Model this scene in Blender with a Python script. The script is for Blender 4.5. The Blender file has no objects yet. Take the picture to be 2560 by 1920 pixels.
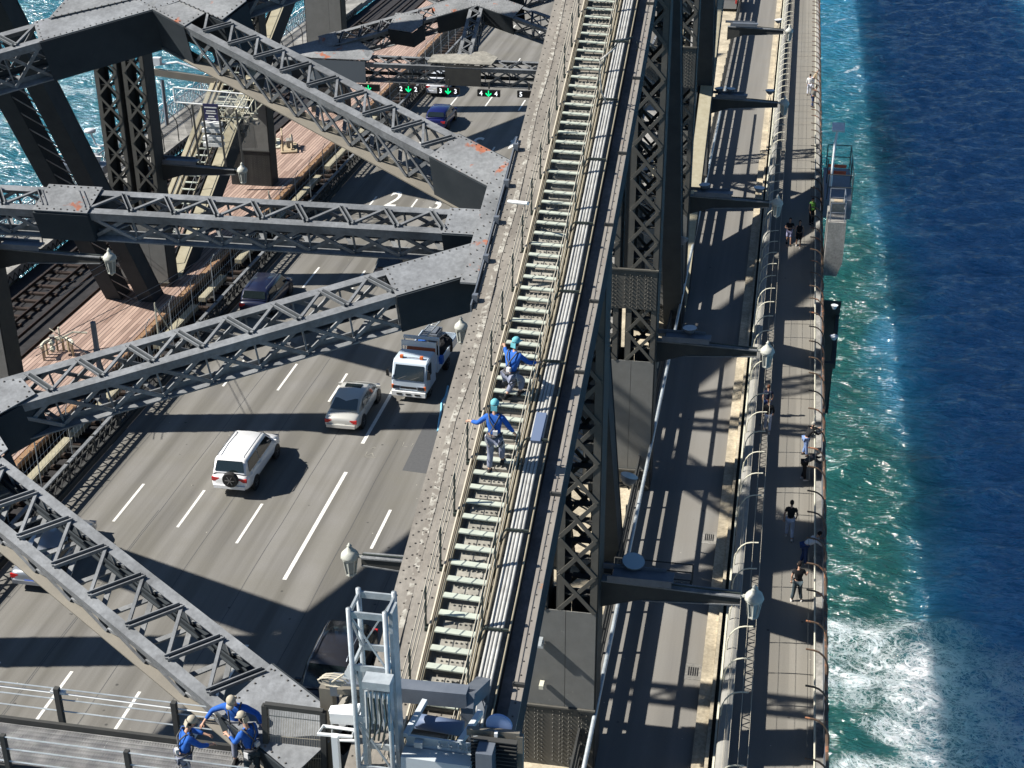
import bpy, bmesh, math, random
from mathutils import Vector, Matrix
random.seed(7)
S = bpy.context.scene
COL = S.collection
H = 33.0                     # camera height above the bridge deck (deck = z 0), metres
WATER = -64.0
# ------------------------------------------------------------------ camera
AX = Vector((0.9829444, 0.0780717, -0.16650859))      # world x,y,z axes seen from the camera (right, down, forward)
AY = Vector((0.18383664, -0.44144983, 0.87825175))
AZ = Vector((-0.00493858, -0.89388302, -0.44827308))
FPX = 3630.785
AX = AY.cross(AZ); AX = AX if AX.x > 0 else -AX
cam = bpy.data.cameras.new('camera'); camo = bpy.data.objects.new('camera', cam); COL.objects.link(camo)
right = Vector((AX.x, AY.x, AZ.x)); up = -Vector((AX.y, AY.y, AZ.y)); back = -Vector((AX.z, AY.z, AZ.z))
M = Matrix((right, up, back)).transposed().to_4x4(); M.translation = Vector((0, 0, H)); camo.matrix_world = M
cam.sensor_width = 36; cam.lens = 36*FPX/2560; cam.clip_start = .5; cam.clip_end = 5000
S.camera = camo
# ------------------------------------------------------------------ light
SUNV = Vector((-1, -.2, .93)).normalized()
EL = math.asin(SUNV.z)
W = bpy.data.worlds.new('World'); S.world = W; W.use_nodes = True
nt = W.node_tree; bg = nt.nodes['Background']; sky = nt.nodes.new('ShaderNodeTexSky')
sky.sky_type = 'NISHITA'; sky.sun_disc = False; sky.sun_elevation = EL
sky.sun_rotation = math.atan2(SUNV.x, SUNV.y)
sky.air_density = 1.0; sky.dust_density = .6; sky.ozone_density = 3.0
tint = nt.nodes.new('ShaderNodeMix'); tint.data_type = 'RGBA'; tint.blend_type = 'MULTIPLY'; tint.inputs[0].default_value = 1; tint.inputs[7].default_value = (.72, .88, 1.0, 1)
nt.links.new(sky.outputs[0], tint.inputs[6]); nt.links.new(tint.outputs[2], bg.inputs[0]); bg.inputs[1].default_value = .05
sl = bpy.data.lights.new('sun', 'SUN'); sl.energy = 5.0; sl.angle = math.radians(.53); sl.color = (1, .955, .88)
so = bpy.data.objects.new('sun', sl); COL.objects.link(so); so.rotation_euler = SUNV.to_track_quat('Z', 'Y').to_euler()
S.view_settings.view_transform = 'Standard'; S.view_settings.look = 'None'
S.view_settings.exposure = .82; S.view_settings.gamma = 1

# ------------------------------------------------------------------ helpers
def ray(px, py):
    r = Vector((px-1280, py-960, FPX)); return Vector((r.dot(AX), r.dot(AY), r.dot(AZ)))
def at(px, py, x=None, y=None, z=None):
    w = ray(px, py)
    t = x/w.x if x is not None else (y/w.y if y is not None else (z-H)/w.z)
    return w*t+Vector((0, 0, H))
V = Vector
def tag(o, label=None, cat=None, group=None, kind=None):
    if label: o['label'] = label
    if cat: o['category'] = cat
    if group: o['group'] = group
    if kind: o['kind'] = kind
    return o
def thing(name, label, cat, loc=(0, 0, 0), rz=0, group=None):
    o = bpy.data.objects.new(name, None); COL.objects.link(o); o.empty_display_size = .3
    o.location = loc; o.rotation_euler = (0, 0, rz); return tag(o, label, cat, group)
class MB:
    def __init__(s): s.v = []; s.f = []; s.cuts = []
    def add(s, vs, fs):
        n = len(s.v); s.cuts.append((n, len(s.f))); s.v += [tuple(v) for v in vs]; s.f += [tuple(i+n for i in f) for f in fs]; return s
    def box(s, c, d, rz=0, q=None):
        c = V(c); hx, hy, hz = d[0]/2, d[1]/2, d[2]/2
        m = q if q is not None else Matrix.Rotation(rz, 3, 'Z')
        vs = [c+m@V((x, y, z)) for x in (-hx, hx) for y in (-hy, hy) for z in (-hz, hz)]
        return s.add(vs, [(0, 1, 3, 2), (4, 6, 7, 5), (0, 4, 5, 1), (2, 3, 7, 6), (0, 2, 6, 4), (1, 5, 7, 3)])
    def bar(s, a, b, w, h, up=(0, 0, 1)):
        """bar a->b; w across, h along up"""
        a = V(a); b = V(b); t = (b-a); L = t.length
        if L < 1e-6: return s
        t /= L; u = V(up); u = u-t*u.dot(t)
        if u.length < 1e-4: u = V((1, 0, 0)) - t*t.x
        u.normalize(); r = t.cross(u)
        vs = [p+r*x+u*y for p in (a, b) for x, y in ((-w/2, -h/2), (w/2, -h/2), (w/2, h/2), (-w/2, h/2))]
        return s.add(vs, [(3, 2, 1, 0), (4, 5, 6, 7), (0, 1, 5, 4), (1, 2, 6, 5), (2, 3, 7, 6), (3, 0, 4, 7)])
    def tube(s, pts, r, n=6, closed=False, cap=True):
        pts = [V(p) for p in pts]; rings = []; m = len(pts)
        rr = r if isinstance(r, (list, tuple)) else [r]*m
        for i, p in enumerate(pts):
            if closed: t = pts[(i+1) % m]-pts[i-1]
            else: t = pts[min(i+1, m-1)]-pts[max(i-1, 0)]
            t.normalize(); u = V((0, 0, 1)) if abs(t.z) < .95 else V((1, 0, 0))
            a = t.cross(u).normalized(); b = a.cross(t)
            rings.append([p+(a*math.cos(k*2*math.pi/n)+b*math.sin(k*2*math.pi/n))*rr[i] for k in range(n)])
        vs = [v for r_ in rings for v in r_]; fs = []
        for i in range(m if closed else m-1):
            j = (i+1) % m
            for k in range(n):
                l = (k+1) % n; fs.append((i*n+k, i*n+l, j*n+l, j*n+k))
        if cap and not closed: fs += [tuple(range(n))[::-1], tuple((m-1)*n+k for k in range(n))]
        return s.add(vs, fs)
    def lathe(s, c, prof, n=12, axis='z', q=None):
        """prof: list of (r, h)"""
        c = V(c); vs = []; fs = []
        for r, h in prof:
            for k in range(n):
                a = k*2*math.pi/n; p = V((r*math.cos(a), r*math.sin(a), h))
                if axis == 'x': p = V((p.z, p.x, p.y))
                if axis == 'y': p = V((p.x, p.z, p.y))
                if q is not None: p = q@p
                vs.append(c+p)
        for i in range(len(prof)-1):
            for k in range(n):
                l = (k+1) % n; fs.append((i*n+k, i*n+l, (i+1)*n+l, (i+1)*n+k))
        fs += [tuple(range(n))[::-1], tuple((len(prof)-1)*n+k for k in range(n))]
        return s.add(vs, fs)
    def prism(s, poly, d):
        """polygon (3d points) extruded by vector d"""
        n = len(poly); d = V(d); vs = [V(p) for p in poly]+[V(p)+d for p in poly]
        return s.add(vs, [tuple(range(n))[::-1], tuple(range(n, 2*n))]+[(i, (i+1) % n, n+(i+1) % n, n+i) for i in range(n)])
    def quad(s, a, b, c, d): return s.add([a, b, c, d], [(0, 1, 2, 3)])
    def loft(s, rings, cap=True, closed=True):
        n = len(rings[0]); vs = [v for r in rings for v in r]; fs = []
        for i in range(len(rings)-1):
            for k in range(n if closed else n-1):
                l = (k+1) % n; fs.append((i*n+k, i*n+l, (i+1)*n+l, (i+1)*n+k))
        if cap: fs += [tuple(range(n))[::-1], tuple((len(rings)-1)*n+k for k in range(n))]
        return s.add(vs, fs)
    def rivet(s, c, n, r=.028, h=.022):
        """a rivet head: 5-sided cone frustum standing on c along n"""
        c = V(c); n = V(n).normalized(); u = n.orthogonal().normalized(); w = n.cross(u)
        vs = [c+(u*math.cos(k*1.2566)+w*math.sin(k*1.2566))*r for k in range(5)]
        vs += [c+n*h+(u*math.cos(k*1.2566)+w*math.sin(k*1.2566))*r*.55 for k in range(5)]
        return s.add(vs, [(5, 6, 7, 8, 9)]+[(k, (k+1) % 5, 5+(k+1) % 5, 5+k) for k in range(5)])
    def each(s, name, mat, parent=None, per=1):
        """one object for every `per` pieces added"""
        c = s.cuts[::per]+[(len(s.v), len(s.f))]; out = []
        for (v0, f0), (v1, f1) in zip(c, c[1:]):
            m = MB(); m.v = s.v[v0:v1]; m.f = [tuple(i-v0 for i in f) for f in s.f[f0:f1]]; out.append(m.build(name, mat, parent))
        return out
    def build(s, name, mat, parent=None, smooth=False, fix=True):
        me = bpy.data.meshes.new(name); me.from_pydata(s.v, [], s.f)
        if fix:
            bm = bmesh.new(); bm.from_mesh(me); bmesh.ops.recalc_face_normals(bm, faces=bm.faces); bm.to_mesh(me); bm.free()
        if isinstance(mat, str): mat = MT[mat]
        me.materials.append(mat)
        if smooth:
            for p in me.polygons: p.use_smooth = True
        o = bpy.data.objects.new(name, me); COL.objects.link(o)
        if parent is not None: o.parent = parent
        return o
def copy_tree(o, parent=None):
    c = o.copy(); COL.objects.link(c)
    if parent is not None: c.parent = parent
    for ch in list(o.children): copy_tree(ch, c)
    return c
def structure(o, name=None): o['kind'] = 'structure'; return o

# ------------------------------------------------------------------ materials
MT = {}
def lin(r, g, b): return tuple(((c/255)/12.92 if c/255 <= .04045 else ((c/255+.055)/1.055)**2.4) for c in (r, g, b))
def mat(name, col, rough=.6, metal=0, spec=.4, noise=None, scale=4, rust=None, emit=None, bump=0, bscale=30, coat=0, stretch=None, alpha=None, rust_scale=1.2, grime=0):
    m = bpy.data.materials.new(name); m.use_nodes = True; n = m.node_tree.nodes; l = m.node_tree.links
    p = n['Principled BSDF']; p.inputs['Base Color'].default_value = (*col, 1); p.inputs['Roughness'].default_value = rough
    p.inputs['Metallic'].default_value = metal; p.inputs['Specular IOR Level'].default_value = spec
    if coat: p.inputs['Coat Weight'].default_value = coat; p.inputs['Coat Roughness'].default_value = .05
    tc = n.new('ShaderNodeNewGeometry'); vec = tc.outputs['Position']
    if stretch:
        mp = n.new('ShaderNodeMapping'); mp.inputs['Scale'].default_value = stretch; l.new(vec, mp.inputs[0]); vec = mp.outputs[0]
    cur = None
    if noise:
        nz = n.new('ShaderNodeTexNoise'); nz.inputs['Scale'].default_value = scale; nz.inputs['Detail'].default_value = 8; nz.inputs['Roughness'].default_value = .65
        l.new(vec, nz.inputs[0]); mx = n.new('ShaderNodeMix'); mx.data_type = 'RGBA'
        mr = n.new('ShaderNodeMapRange'); mr.inputs[1].default_value = .3; mr.inputs[2].default_value = .7; l.new(nz.outputs[0], mr.inputs[0])
        l.new(mr.outputs[0], mx.inputs[0]); mx.inputs[6].default_value = (*col, 1); mx.inputs[7].default_value = (*noise, 1); cur = mx.outputs[2]
    if rust:
        lvl, rc = rust
        nz = n.new('ShaderNodeTexNoise'); nz.inputs['Scale'].default_value = rust_scale; nz.inputs['Detail'].default_value = 6; nz.inputs['Roughness'].default_value = .6
        l.new(tc.outputs['Position'], nz.inputs[0]); cr = n.new('ShaderNodeMapRange'); cr.inputs[1].default_value = lvl; cr.inputs[2].default_value = lvl+.05
        l.new(nz.outputs[0], cr.inputs[0]); mx = n.new('ShaderNodeMix'); mx.data_type = 'RGBA'; l.new(cr.outputs[0], mx.inputs[0])
        if cur: l.new(cur, mx.inputs[6])
        else: mx.inputs[6].default_value = (*col, 1)
        mx.inputs[7].default_value = (*rc, 1); cur = mx.outputs[2]
    if grime:
        g1 = n.new('ShaderNodeTexNoise'); g1.inputs['Scale'].default_value = .45; g1.inputs['Detail'].default_value = 10; g1.inputs['Roughness'].default_value = .72; l.new(tc.outputs['Position'], g1.inputs[0])
        gr = n.new('ShaderNodeMapRange'); gr.inputs[1].default_value = .38; gr.inputs[2].default_value = .62; gr.inputs[3].default_value = 1-grime; gr.inputs[4].default_value = 1+grime*.45; l.new(g1.outputs[0], gr.inputs[0])
        g2 = n.new('ShaderNodeTexNoise'); g2.inputs['Scale'].default_value = 9; g2.inputs['Detail'].default_value = 4; l.new(tc.outputs['Position'], g2.inputs[0])
        g3 = n.new('ShaderNodeMapRange'); g3.inputs[1].default_value = .3; g3.inputs[2].default_value = .7; g3.inputs[3].default_value = 1-grime*.6; g3.inputs[4].default_value = 1+grime*.4; l.new(g2.outputs[0], g3.inputs[0])
        mm = n.new('ShaderNodeMath'); mm.operation = 'MULTIPLY'; l.new(gr.outputs[0], mm.inputs[0]); l.new(g3.outputs[0], mm.inputs[1])
        mx = n.new('ShaderNodeMix'); mx.data_type = 'RGBA'; mx.blend_type = 'MULTIPLY'; mx.inputs[0].default_value = 1
        if cur: l.new(cur, mx.inputs[6])
        else: mx.inputs[6].default_value = (*col, 1)
        l.new(mm.outputs[0], mx.inputs[7]); cur = mx.outputs[2]
    if cur: l.new(cur, p.inputs['Base Color'])
    if bump:
        nb = n.new('ShaderNodeTexNoise'); nb.inputs['Scale'].default_value = bscale; nb.inputs['Detail'].default_value = 5; l.new(tc.outputs['Position'], nb.inputs[0])
        bp = n.new('ShaderNodeBump'); bp.inputs['Strength'].default_value = bump; bp.inputs['Distance'].default_value = .02; l.new(nb.outputs[0], bp.inputs['Height']); l.new(bp.outputs[0], p.inputs['Normal'])
    if emit: p.inputs['Emission Color'].default_value = (*emit[0], 1); p.inputs['Emission Strength'].default_value = emit[1]
    if alpha is not None: p.inputs['Alpha'].default_value = alpha
    MT[name] = m; return m
RUST = (.3, .12, .07)
mat('steel', (.13, .137, .143), .55, noise=(.24, .25, .26), scale=1.1, bump=.25, bscale=18, grime=.3)
mat('steel_dark', (.045, .046, .046), .7, spec=.15, noise=(.065, .065, .06), scale=1.5, bump=.1)
mat('steel_shaded', (.03, .037, .043), .75, spec=.1, noise=(.045, .052, .058), scale=1)  # same bridge steel, darkened in colour for faces in shade
mat('steel_warm', (.15, .138, .115), .55, noise=(.2, .18, .145), scale=1.2, bump=.12)
mat('gusset', (.19, .198, .205), .55, grime=.3, noise=(.24, .25, .26), scale=2, rust=(.68, RUST), bump=.2, rust_scale=1.1)
mat('gusset_rusty', (.19, .198, .2), .55, grime=.3, noise=(.24, .245, .25), scale=2, rust=(.61, (.34, .12, .065)), bump=.2, rust_scale=1.25)
mat('chord_top', (.19, .17, .145), .6, grime=.22, noise=(.26, .238, .205), scale=.9, rust=(.69, (.36, .15, .08)), bump=.2, stretch=(3, .8, 1), rust_scale=2.2)
mat('chord_pale', (.36, .34, .29), .6, grime=.35, noise=(.24, .23, .2), scale=3)
mat('rivet', (.1, .09, .08), .6)
mat('rivet_dark', (.05, .048, .045), .6)
mat('tread', (.52, .56, .47), .6, noise=(.4, .43, .37), scale=3)
mat('tread_frame', (.28, .25, .18), .6, noise=(.2, .17, .12), scale=3)
mat('conduit', (.28, .275, .26), .55, .1, noise=(.46, .46, .44), scale=4)
mat('conduit_blue', (.12, .16, .25), .5)
mat('white_metal', (.72, .73, .72), .4)
mat('cream', (.62, .6, .48), .5)
mat('galv', (.4, .44, .46), .4, .3, grime=.2, noise=(.5, .54, .56), scale=5)
mat('galv_dark', (.12, .14, .17), .45, .2, noise=(.17, .19, .22), scale=3)
mat('grey_box', (.5, .54, .56), .5)
mat('black', (.012, .012, .013), .5)
mat('rubber', (.018, .018, .018), .8)
mat('cable', (.03, .04, .035), .6)
mat('wire_lit', (.42, .38, .3), .5)
mat('lantern', (.5, .51, .46), .5, noise=(.38, .38, .34), scale=8)
mat('lantern_glass', (.25, .27, .26), .15, spec=.6)
mat('dish', (.62, .64, .66), .45)
mat('glass', (.012, .018, .02), .05, spec=.8)
mat('glass_light', (.08, .1, .1), .08, spec=.8)
mat('chrome', (.6, .6, .62), .2, 1)
mat('rail_steel', (.04, .032, .03), .5, .4, noise=(.07, .045, .03), scale=3)
mat('ballast', (.008, .008, .009), .9, noise=(.03, .028, .03), scale=2)
mat('stone', (.5, .44, .33), .8, grime=.35, noise=(.42, .36, .26), scale=2.5, bump=.3)
mat('conc', (.3, .29, .265), .8, grime=.4, noise=(.26, .25, .23), scale=2, bump=.3)
mat('beam_pale', (.36, .33, .24), .8, noise=(.28, .25, .17), scale=3)
mat('orange_steel', (.22, .11, .05), .7, noise=(.3, .2, .12), scale=4)
mat('rust_post', (.13, .085, .055), .6, rust=(.56, (.38, .17, .09)), rust_scale=2)
mat('mesh_dark', (.03, .035, .035), .6)
mat('sign_black', (.01, .01, .011), .4)
mat('green_lit', (0, .3, .12), .5, emit=((.0, 1, .28), .75))
mat('number_lit', (.8, .8, .8), .5, emit=((.9, .95, 1), .6))
mat('sign_blue', (.03, .03, .09), .5)
mat('paint_white', (.78, .77, .72), .6, noise=(.6, .59, .55), scale=6)
mat('red_lamp', (.5, .02, .02), .2, spec=.6)
mat('amber', (.7, .16, .04), .3)
mat('hivis', (.16, .42, .06), .6)
mat('skin', (.50, .29, .20), .55)
mat('skin_dark', (.27, .15, .1), .55)
for nm, c in dict(shirt_blue=(.02, .12, .48), shirt_black=(.012, .012, .014), shirt_white=(.75, .75, .75), shirt_grey=(.06, .062, .065), shirt_navy=(.012, .018, .05),
                  jeans=(.02, .05, .16), jeans_light=(.18, .27, .5), jeans_grey=(.05, .075, .09), trousers_white=(.6, .63, .72), trousers_black=(.012, .012, .014),
                  overalls=(.23, .25, .33), cap_aqua=(.16, .5, .56), cap_khaki=(.45, .4, .31), hair_dark=(.015, .01, .008), hair_brown=(.1, .035, .015), hair_fair=(.45, .42, .36),
                  shoe_white=(.6, .58, .55), shoe_dark=(.02, .02, .02), shorts_lilac=(.4, .4, .6), tan=(.45, .36, .24), bag=(.015, .015, .017), harness=(.1, .1, .105), strap_white=(.6, .6, .6)).items():
    mat(nm, c, .85, noise=tuple(x*.7 for x in c), scale=9)
def paint(name, col, rough=.28, metal=0, coat=.6): return mat(name, col, rough, metal, .5, coat=coat)
paint('paint_suv', (.8, .8, .8)); paint('paint_silver', (.55, .54, .5), .35, .15); paint('paint_navy', (.008, .012, .09), .3)
paint('paint_truck', (.52, .6, .68), .35); paint('paint_black', (.02, .02, .024), .3); paint('paint_grey', (.25, .27, .3), .3, .4); paint('paint_midnight', (.01, .014, .04), .3)
paint('paint_van', (.6, .62, .66), .35)
# mesh fabrics: fine wire sheets, mostly open
def mesh_mat(name, col, cover, sc=14.0):
    m = bpy.data.materials.new(name); m.use_nodes = True; n = m.node_tree.nodes; l = m.node_tree.links
    p = n['Principled BSDF']; p.inputs['Base Color'].default_value = (*col, 1); p.inputs['Roughness'].default_value = .5
    tr = n.new('ShaderNodeBsdfTransparent'); mx = n.new('ShaderNodeMixShader'); l.new(tr.outputs[0], mx.inputs[1]); l.new(p.outputs[0], mx.inputs[2])
    mx.inputs[0].default_value = cover; l.new(mx.outputs[0], n['Material Output'].inputs[0]); MT[name] = m
mesh_mat('wire_mesh', (.35, .34, .3), .16); mesh_mat('wire_mesh_dark', (.04, .045, .05), .3); mesh_mat('wire_mesh_pale', (.5, .55, .58), .3); mesh_mat('grate', (.1, .1, .1), .55)

# ---- asphalt with wheel tracks, patches, specks
def asphalt(name, a, b, streak, yellow=True):
    m = bpy.data.materials.new(name); m.use_nodes = True; n = m.node_tree.nodes; l = m.node_tree.links
    p = n['Principled BSDF']; p.inputs['Roughness'].default_value = .85; p.inputs['Specular IOR Level'].default_value = .25
    g = n.new('ShaderNodeNewGeometry')
    mp = n.new('ShaderNodeMapping'); mp.inputs['Scale'].default_value = (1.1, .03, 1); l.new(g.outputs['Position'], mp.inputs[0])
    n1 = n.new('ShaderNodeTexNoise'); n1.inputs['Scale'].default_value = 1.0; n1.inputs['Detail'].default_value = 5; l.new(mp.outputs[0], n1.inputs[0])
    n2 = n.new('ShaderNodeTexNoise'); n2.inputs['Scale'].default_value = .5; n2.inputs['Detail'].default_value = 6; l.new(g.outputs['Position'], n2.inputs[0])
    n3 = n.new('ShaderNodeTexNoise'); n3.inputs['Scale'].default_value = 22; n3.inputs['Detail'].default_value = 3; l.new(g.outputs['Position'], n3.inputs[0])
    def mixc(f, c1, c2):
        x = n.new('ShaderNodeMix'); x.data_type = 'RGBA'; l.new(f, x.inputs[0])
        for i, c in ((6, c1), (7, c2)):
            if isinstance(c, tuple): x.inputs[i].default_value = (*c, 1)
            else: l.new(c, x.inputs[i])
        return x.outputs[2]
    def rng(o, lo, hi, t0=0, t1=1):
        r = n.new('ShaderNodeMapRange'); r.inputs[1].default_value = lo; r.inputs[2].default_value = hi; r.inputs[3].default_value = t0; r.inputs[4].default_value = t1; l.new(o, r.inputs[0]); return r.outputs[0]
    c = mixc(rng(n1.outputs[0], .38, .62), a, b)
    c = mixc(rng(n2.outputs[0], .35, .7, 0, .45), c, streak)
    c = mixc(rng(n3.outputs[0], .3, .75, 0, .25), c, (a[0]*.6, a[1]*.6, a[2]*.6))
    # pale grit specks and dark oil drips
    v = n.new('ShaderNodeTexVoronoi'); v.inputs['Scale'].default_value = 1.1; l.new(g.outputs['Position'], v.inputs[0])
    c = mixc(rng(v.outputs['Distance'], .022, .036, .85, 0), c, (.45, .42, .36))
    v2 = n.new('ShaderNodeTexVoronoi'); v2.inputs['Scale'].default_value = .8; mp2 = n.new('ShaderNodeMapping'); mp2.inputs['Location'].default_value = (7, 3, 0); l.new(g.outputs['Position'], mp2.inputs[0]); l.new(mp2.outputs[0], v2.inputs[0])
    c = mixc(rng(v2.outputs['Distance'], .03, .06, .7, 0), c, (.03, .03, .03))
    l.new(c, p.inputs['Base Color'])
    bp = n.new('ShaderNodeBump'); bp.inputs['Strength'].default_value = .25; bp.inputs['Distance'].default_value = .01; l.new(n3.outputs[0], bp.inputs['Height']); l.new(bp.outputs[0], p.inputs['Normal'])
    MT[name] = m
asphalt('asphalt', (.128, .122, .111), (.225, .217, .202), (.165, .155, .125))
asphalt('asphalt_east', (.165, .159, .147), (.22, .212, .195), (.195, .18, .155))
asphalt('footway', (.2, .19, .168), (.245, .232, .205), (.22, .2, .165))
mat('patch', (.075, .077, .08), .9, noise=(.095, .096, .098), scale=8)
# ---- planks
def planks():
    m = bpy.data.materials.new('timber'); m.use_nodes = True; n = m.node_tree.nodes; l = m.node_tree.links
    p = n['Principled BSDF']; p.inputs['Roughness'].default_value = .8
    g = n.new('ShaderNodeNewGeometry'); sp = n.new('ShaderNodeSeparateXYZ'); l.new(g.outputs['Position'], sp.inputs[0])
    def math_(op, a, b=None):
        x = n.new('ShaderNodeMath'); x.operation = op
        for i, q in enumerate((a, b)):
            if q is None: continue
            if isinstance(q, (int, float)): x.inputs[i].default_value = q
            else: l.new(q, x.inputs[i])
        return x.outputs[0]
    u = math_('DIVIDE', sp.outputs[0], .24); fr = math_('FRACT', math_('ADD', u, 500)); idx = math_('FLOOR', u)
    gap = math_('GREATER_THAN', fr, .86)
    wn = n.new('ShaderNodeTexWhiteNoise'); wn.noise_dimensions = '2D'; cb = n.new('ShaderNodeCombineXYZ'); l.new(idx, cb.inputs[0])
    l.new(math_('FLOOR', math_('ADD', math_('DIVIDE', sp.outputs[1], 4.7), math_('MULTIPLY', idx, .37))), cb.inputs[1]); l.new(cb.outputs[0], wn.inputs[0])
    ra = n.new('ShaderNodeValToRGB'); e = ra.color_ramp.elements; e[0].color = (.23, .15, .115, 1); e[1].color = (.42, .3, .24, 1)
    e2 = ra.color_ramp.elements.new(.5); e2.color = (.33, .23, .185, 1); l.new(wn.outputs[0], ra.inputs[0])
    mp = n.new('ShaderNodeMapping'); mp.inputs['Scale'].default_value = (14, .6, 1); l.new(g.outputs['Position'], mp.inputs[0])
    nz = n.new('ShaderNodeTexNoise'); nz.inputs['Scale'].default_value = 1; nz.inputs['Detail'].default_value = 4; l.new(mp.outputs[0], nz.inputs[0])
    mx = n.new('ShaderNodeMix'); mx.data_type = 'RGBA'; mx.blend_type = 'MULTIPLY'; mx.inputs[0].default_value = .6; l.new(ra.outputs[0], mx.inputs[6])
    mr = n.new('ShaderNodeMapRange'); mr.inputs[1].default_value = .3; mr.inputs[2].default_value = .7; mr.inputs[3].default_value = .6; mr.inputs[4].default_value = 1.25; l.new(nz.outputs[0], mr.inputs[0])
    l.new(mr.outputs[0], mx.inputs[7])
    m2 = n.new('ShaderNodeMix'); m2.data_type = 'RGBA'; l.new(gap, m2.inputs[0]); l.new(mx.outputs[2], m2.inputs[6]); m2.inputs[7].default_value = (.05, .03, .025, 1)
    l.new(m2.outputs[2], p.inputs['Base Color']); MT['timber'] = m
planks()
# ---- water
def water():
    m = bpy.data.materials.new('water'); m.use_nodes = True; n = m.node_tree.nodes; l = m.node_tree.links
    p = n['Principled BSDF']; g = n.new('ShaderNodeNewGeometry'); sp = n.new('ShaderNodeSeparateXYZ'); l.new(g.outputs['Position'], sp.inputs[0])
    def rng(o, lo, hi, t0=0, t1=1, smooth=False):
        r = n.new('ShaderNodeMapRange'); r.inputs[1].default_value = lo; r.inputs[2].default_value = hi; r.inputs[3].default_value = t0; r.inputs[4].default_value = t1
        if smooth: r.interpolation_type = 'SMOOTHSTEP'
        l.new(o, r.inputs[0]); return r.outputs[0]
    def nz(sc, det=4, st=(1, 1, 1), rot=0, dist=0, rough=.5):
        mp = n.new('ShaderNodeMapping'); mp.inputs['Scale'].default_value = st; mp.inputs['Rotation'].default_value = (0, 0, rot); l.new(g.outputs['Position'], mp.inputs[0])
        t = n.new('ShaderNodeTexNoise'); t.inputs['Scale'].default_value = sc; t.inputs['Detail'].default_value = det; t.inputs['Distortion'].default_value = dist; t.inputs['Roughness'].default_value = rough; l.new(mp.outputs[0], t.inputs[0]); return t.outputs[0]
    def mth(op, a, b):
        x = n.new('ShaderNodeMath'); x.operation = op
        for i, q in enumerate((a, b)):
            if isinstance(q, (int, float)): x.inputs[i].default_value = q
            else: l.new(q, x.inputs[i])
        return x.outputs[0]
    def mixc(f, c1, c2):
        x = n.new('ShaderNodeMix'); x.data_type = 'RGBA'; l.new(f, x.inputs[0])
        for i, c in ((6, c1), (7, c2)):
            if isinstance(c, tuple): x.inputs[i].default_value = (*c, 1)
            else: l.new(c, x.inputs[i])
        return x.outputs[2]
    # sunlit teal beside the bridge; brighter blue painted in where the deck shades it
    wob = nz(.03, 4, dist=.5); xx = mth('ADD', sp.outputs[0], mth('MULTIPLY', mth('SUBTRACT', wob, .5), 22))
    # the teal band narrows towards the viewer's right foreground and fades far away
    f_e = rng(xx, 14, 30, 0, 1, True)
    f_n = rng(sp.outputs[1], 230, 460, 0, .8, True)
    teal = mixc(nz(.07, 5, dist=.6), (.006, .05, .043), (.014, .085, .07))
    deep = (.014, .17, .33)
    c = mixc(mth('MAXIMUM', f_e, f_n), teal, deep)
    west = rng(sp.outputs[0], -60, -25, 1, 0)
    c = mixc(west, c, (.03, .15, .2))
    # foam: a ferry wake in the foreground right
    def ell(cx, cy, rx, ry, rot):
        dx = mth('SUBTRACT', sp.outputs[0], cx); dy = mth('SUBTRACT', sp.outputs[1], cy); cs, sn = math.cos(rot), math.sin(rot)
        u = mth('DIVIDE', mth('ADD', mth('MULTIPLY', dx, cs), mth('MULTIPLY', dy, sn)), rx); v = mth('DIVIDE', mth('SUBTRACT', mth('MULTIPLY', dy, cs), mth('MULTIPLY', dx, sn)), ry)
        x = n.new('ShaderNodeMath'); x.operation = 'SQRT'; l.new(mth('ADD', mth('MULTIPLY', u, u), mth('MULTIPLY', v, v)), x.inputs[0]); return rng(x.outputs[0], .25, 1.1, 1, 0, True)
    w = None
    for e in FOAM:
        q = ell(*e[:5]); q = mth('MULTIPLY', q, e[5]); w = q if w is None else mth('MAXIMUM', w, q)
    mpv = n.new('ShaderNodeMapping'); l.new(g.outputs['Position'], mpv.inputs[0])
    dn = n.new('ShaderNodeTexNoise'); dn.inputs['Scale'].default_value = .5; dn.inputs['Detail'].default_value = 5; l.new(g.outputs['Position'], dn.inputs[0])
    vm = n.new('ShaderNodeVectorMath'); vm.operation = 'SCALE'; l.new(dn.outputs['Color'], vm.inputs[0]); vm.inputs['Scale'].default_value = 3.2
    va = n.new('ShaderNodeVectorMath'); va.operation = 'ADD'; l.new(g.outputs['Position'], va.inputs[0]); l.new(vm.outputs[0], va.inputs[1])
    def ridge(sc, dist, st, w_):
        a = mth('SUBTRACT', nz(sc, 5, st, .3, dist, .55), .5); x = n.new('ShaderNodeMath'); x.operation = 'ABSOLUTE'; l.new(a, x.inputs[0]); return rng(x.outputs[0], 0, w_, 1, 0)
    web = mth('MAXIMUM', mth('MAXIMUM', ridge(.28, 1.6, (1, 1.3, 1), .045), mth('MULTIPLY', ridge(.75, 1.2, (1, 1.4, 1), .05), .85)), mth('MULTIPLY', ridge(1.9, .8, (1, 1.4, 1), .07), .6))
    cl = rng(nz(.16, 6, dist=1, rough=.6), .36, .66)
    foam = mth('MULTIPLY', mth('ADD', mth('MULTIPLY', web, mth('ADD', mth('MULTIPLY', cl, .6), .45)), mth('MULTIPLY', cl, .35)), w)
    foam = rng(foam, .16, .85)
    milk = mth('MULTIPLY', mth('MULTIPLY', w, cl), .28)
    c = mixc(milk, c, (.16, .42, .42))
    # small whitecaps
    caps = rng(mth('MULTIPLY', nz(.9, 5, (.5, 1.2, 1), .3, .6), nz(.06, 2)), .47, .53)
    foam = mth('MAXIMUM', foam, mth('MULTIPLY', caps, .0))
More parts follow.
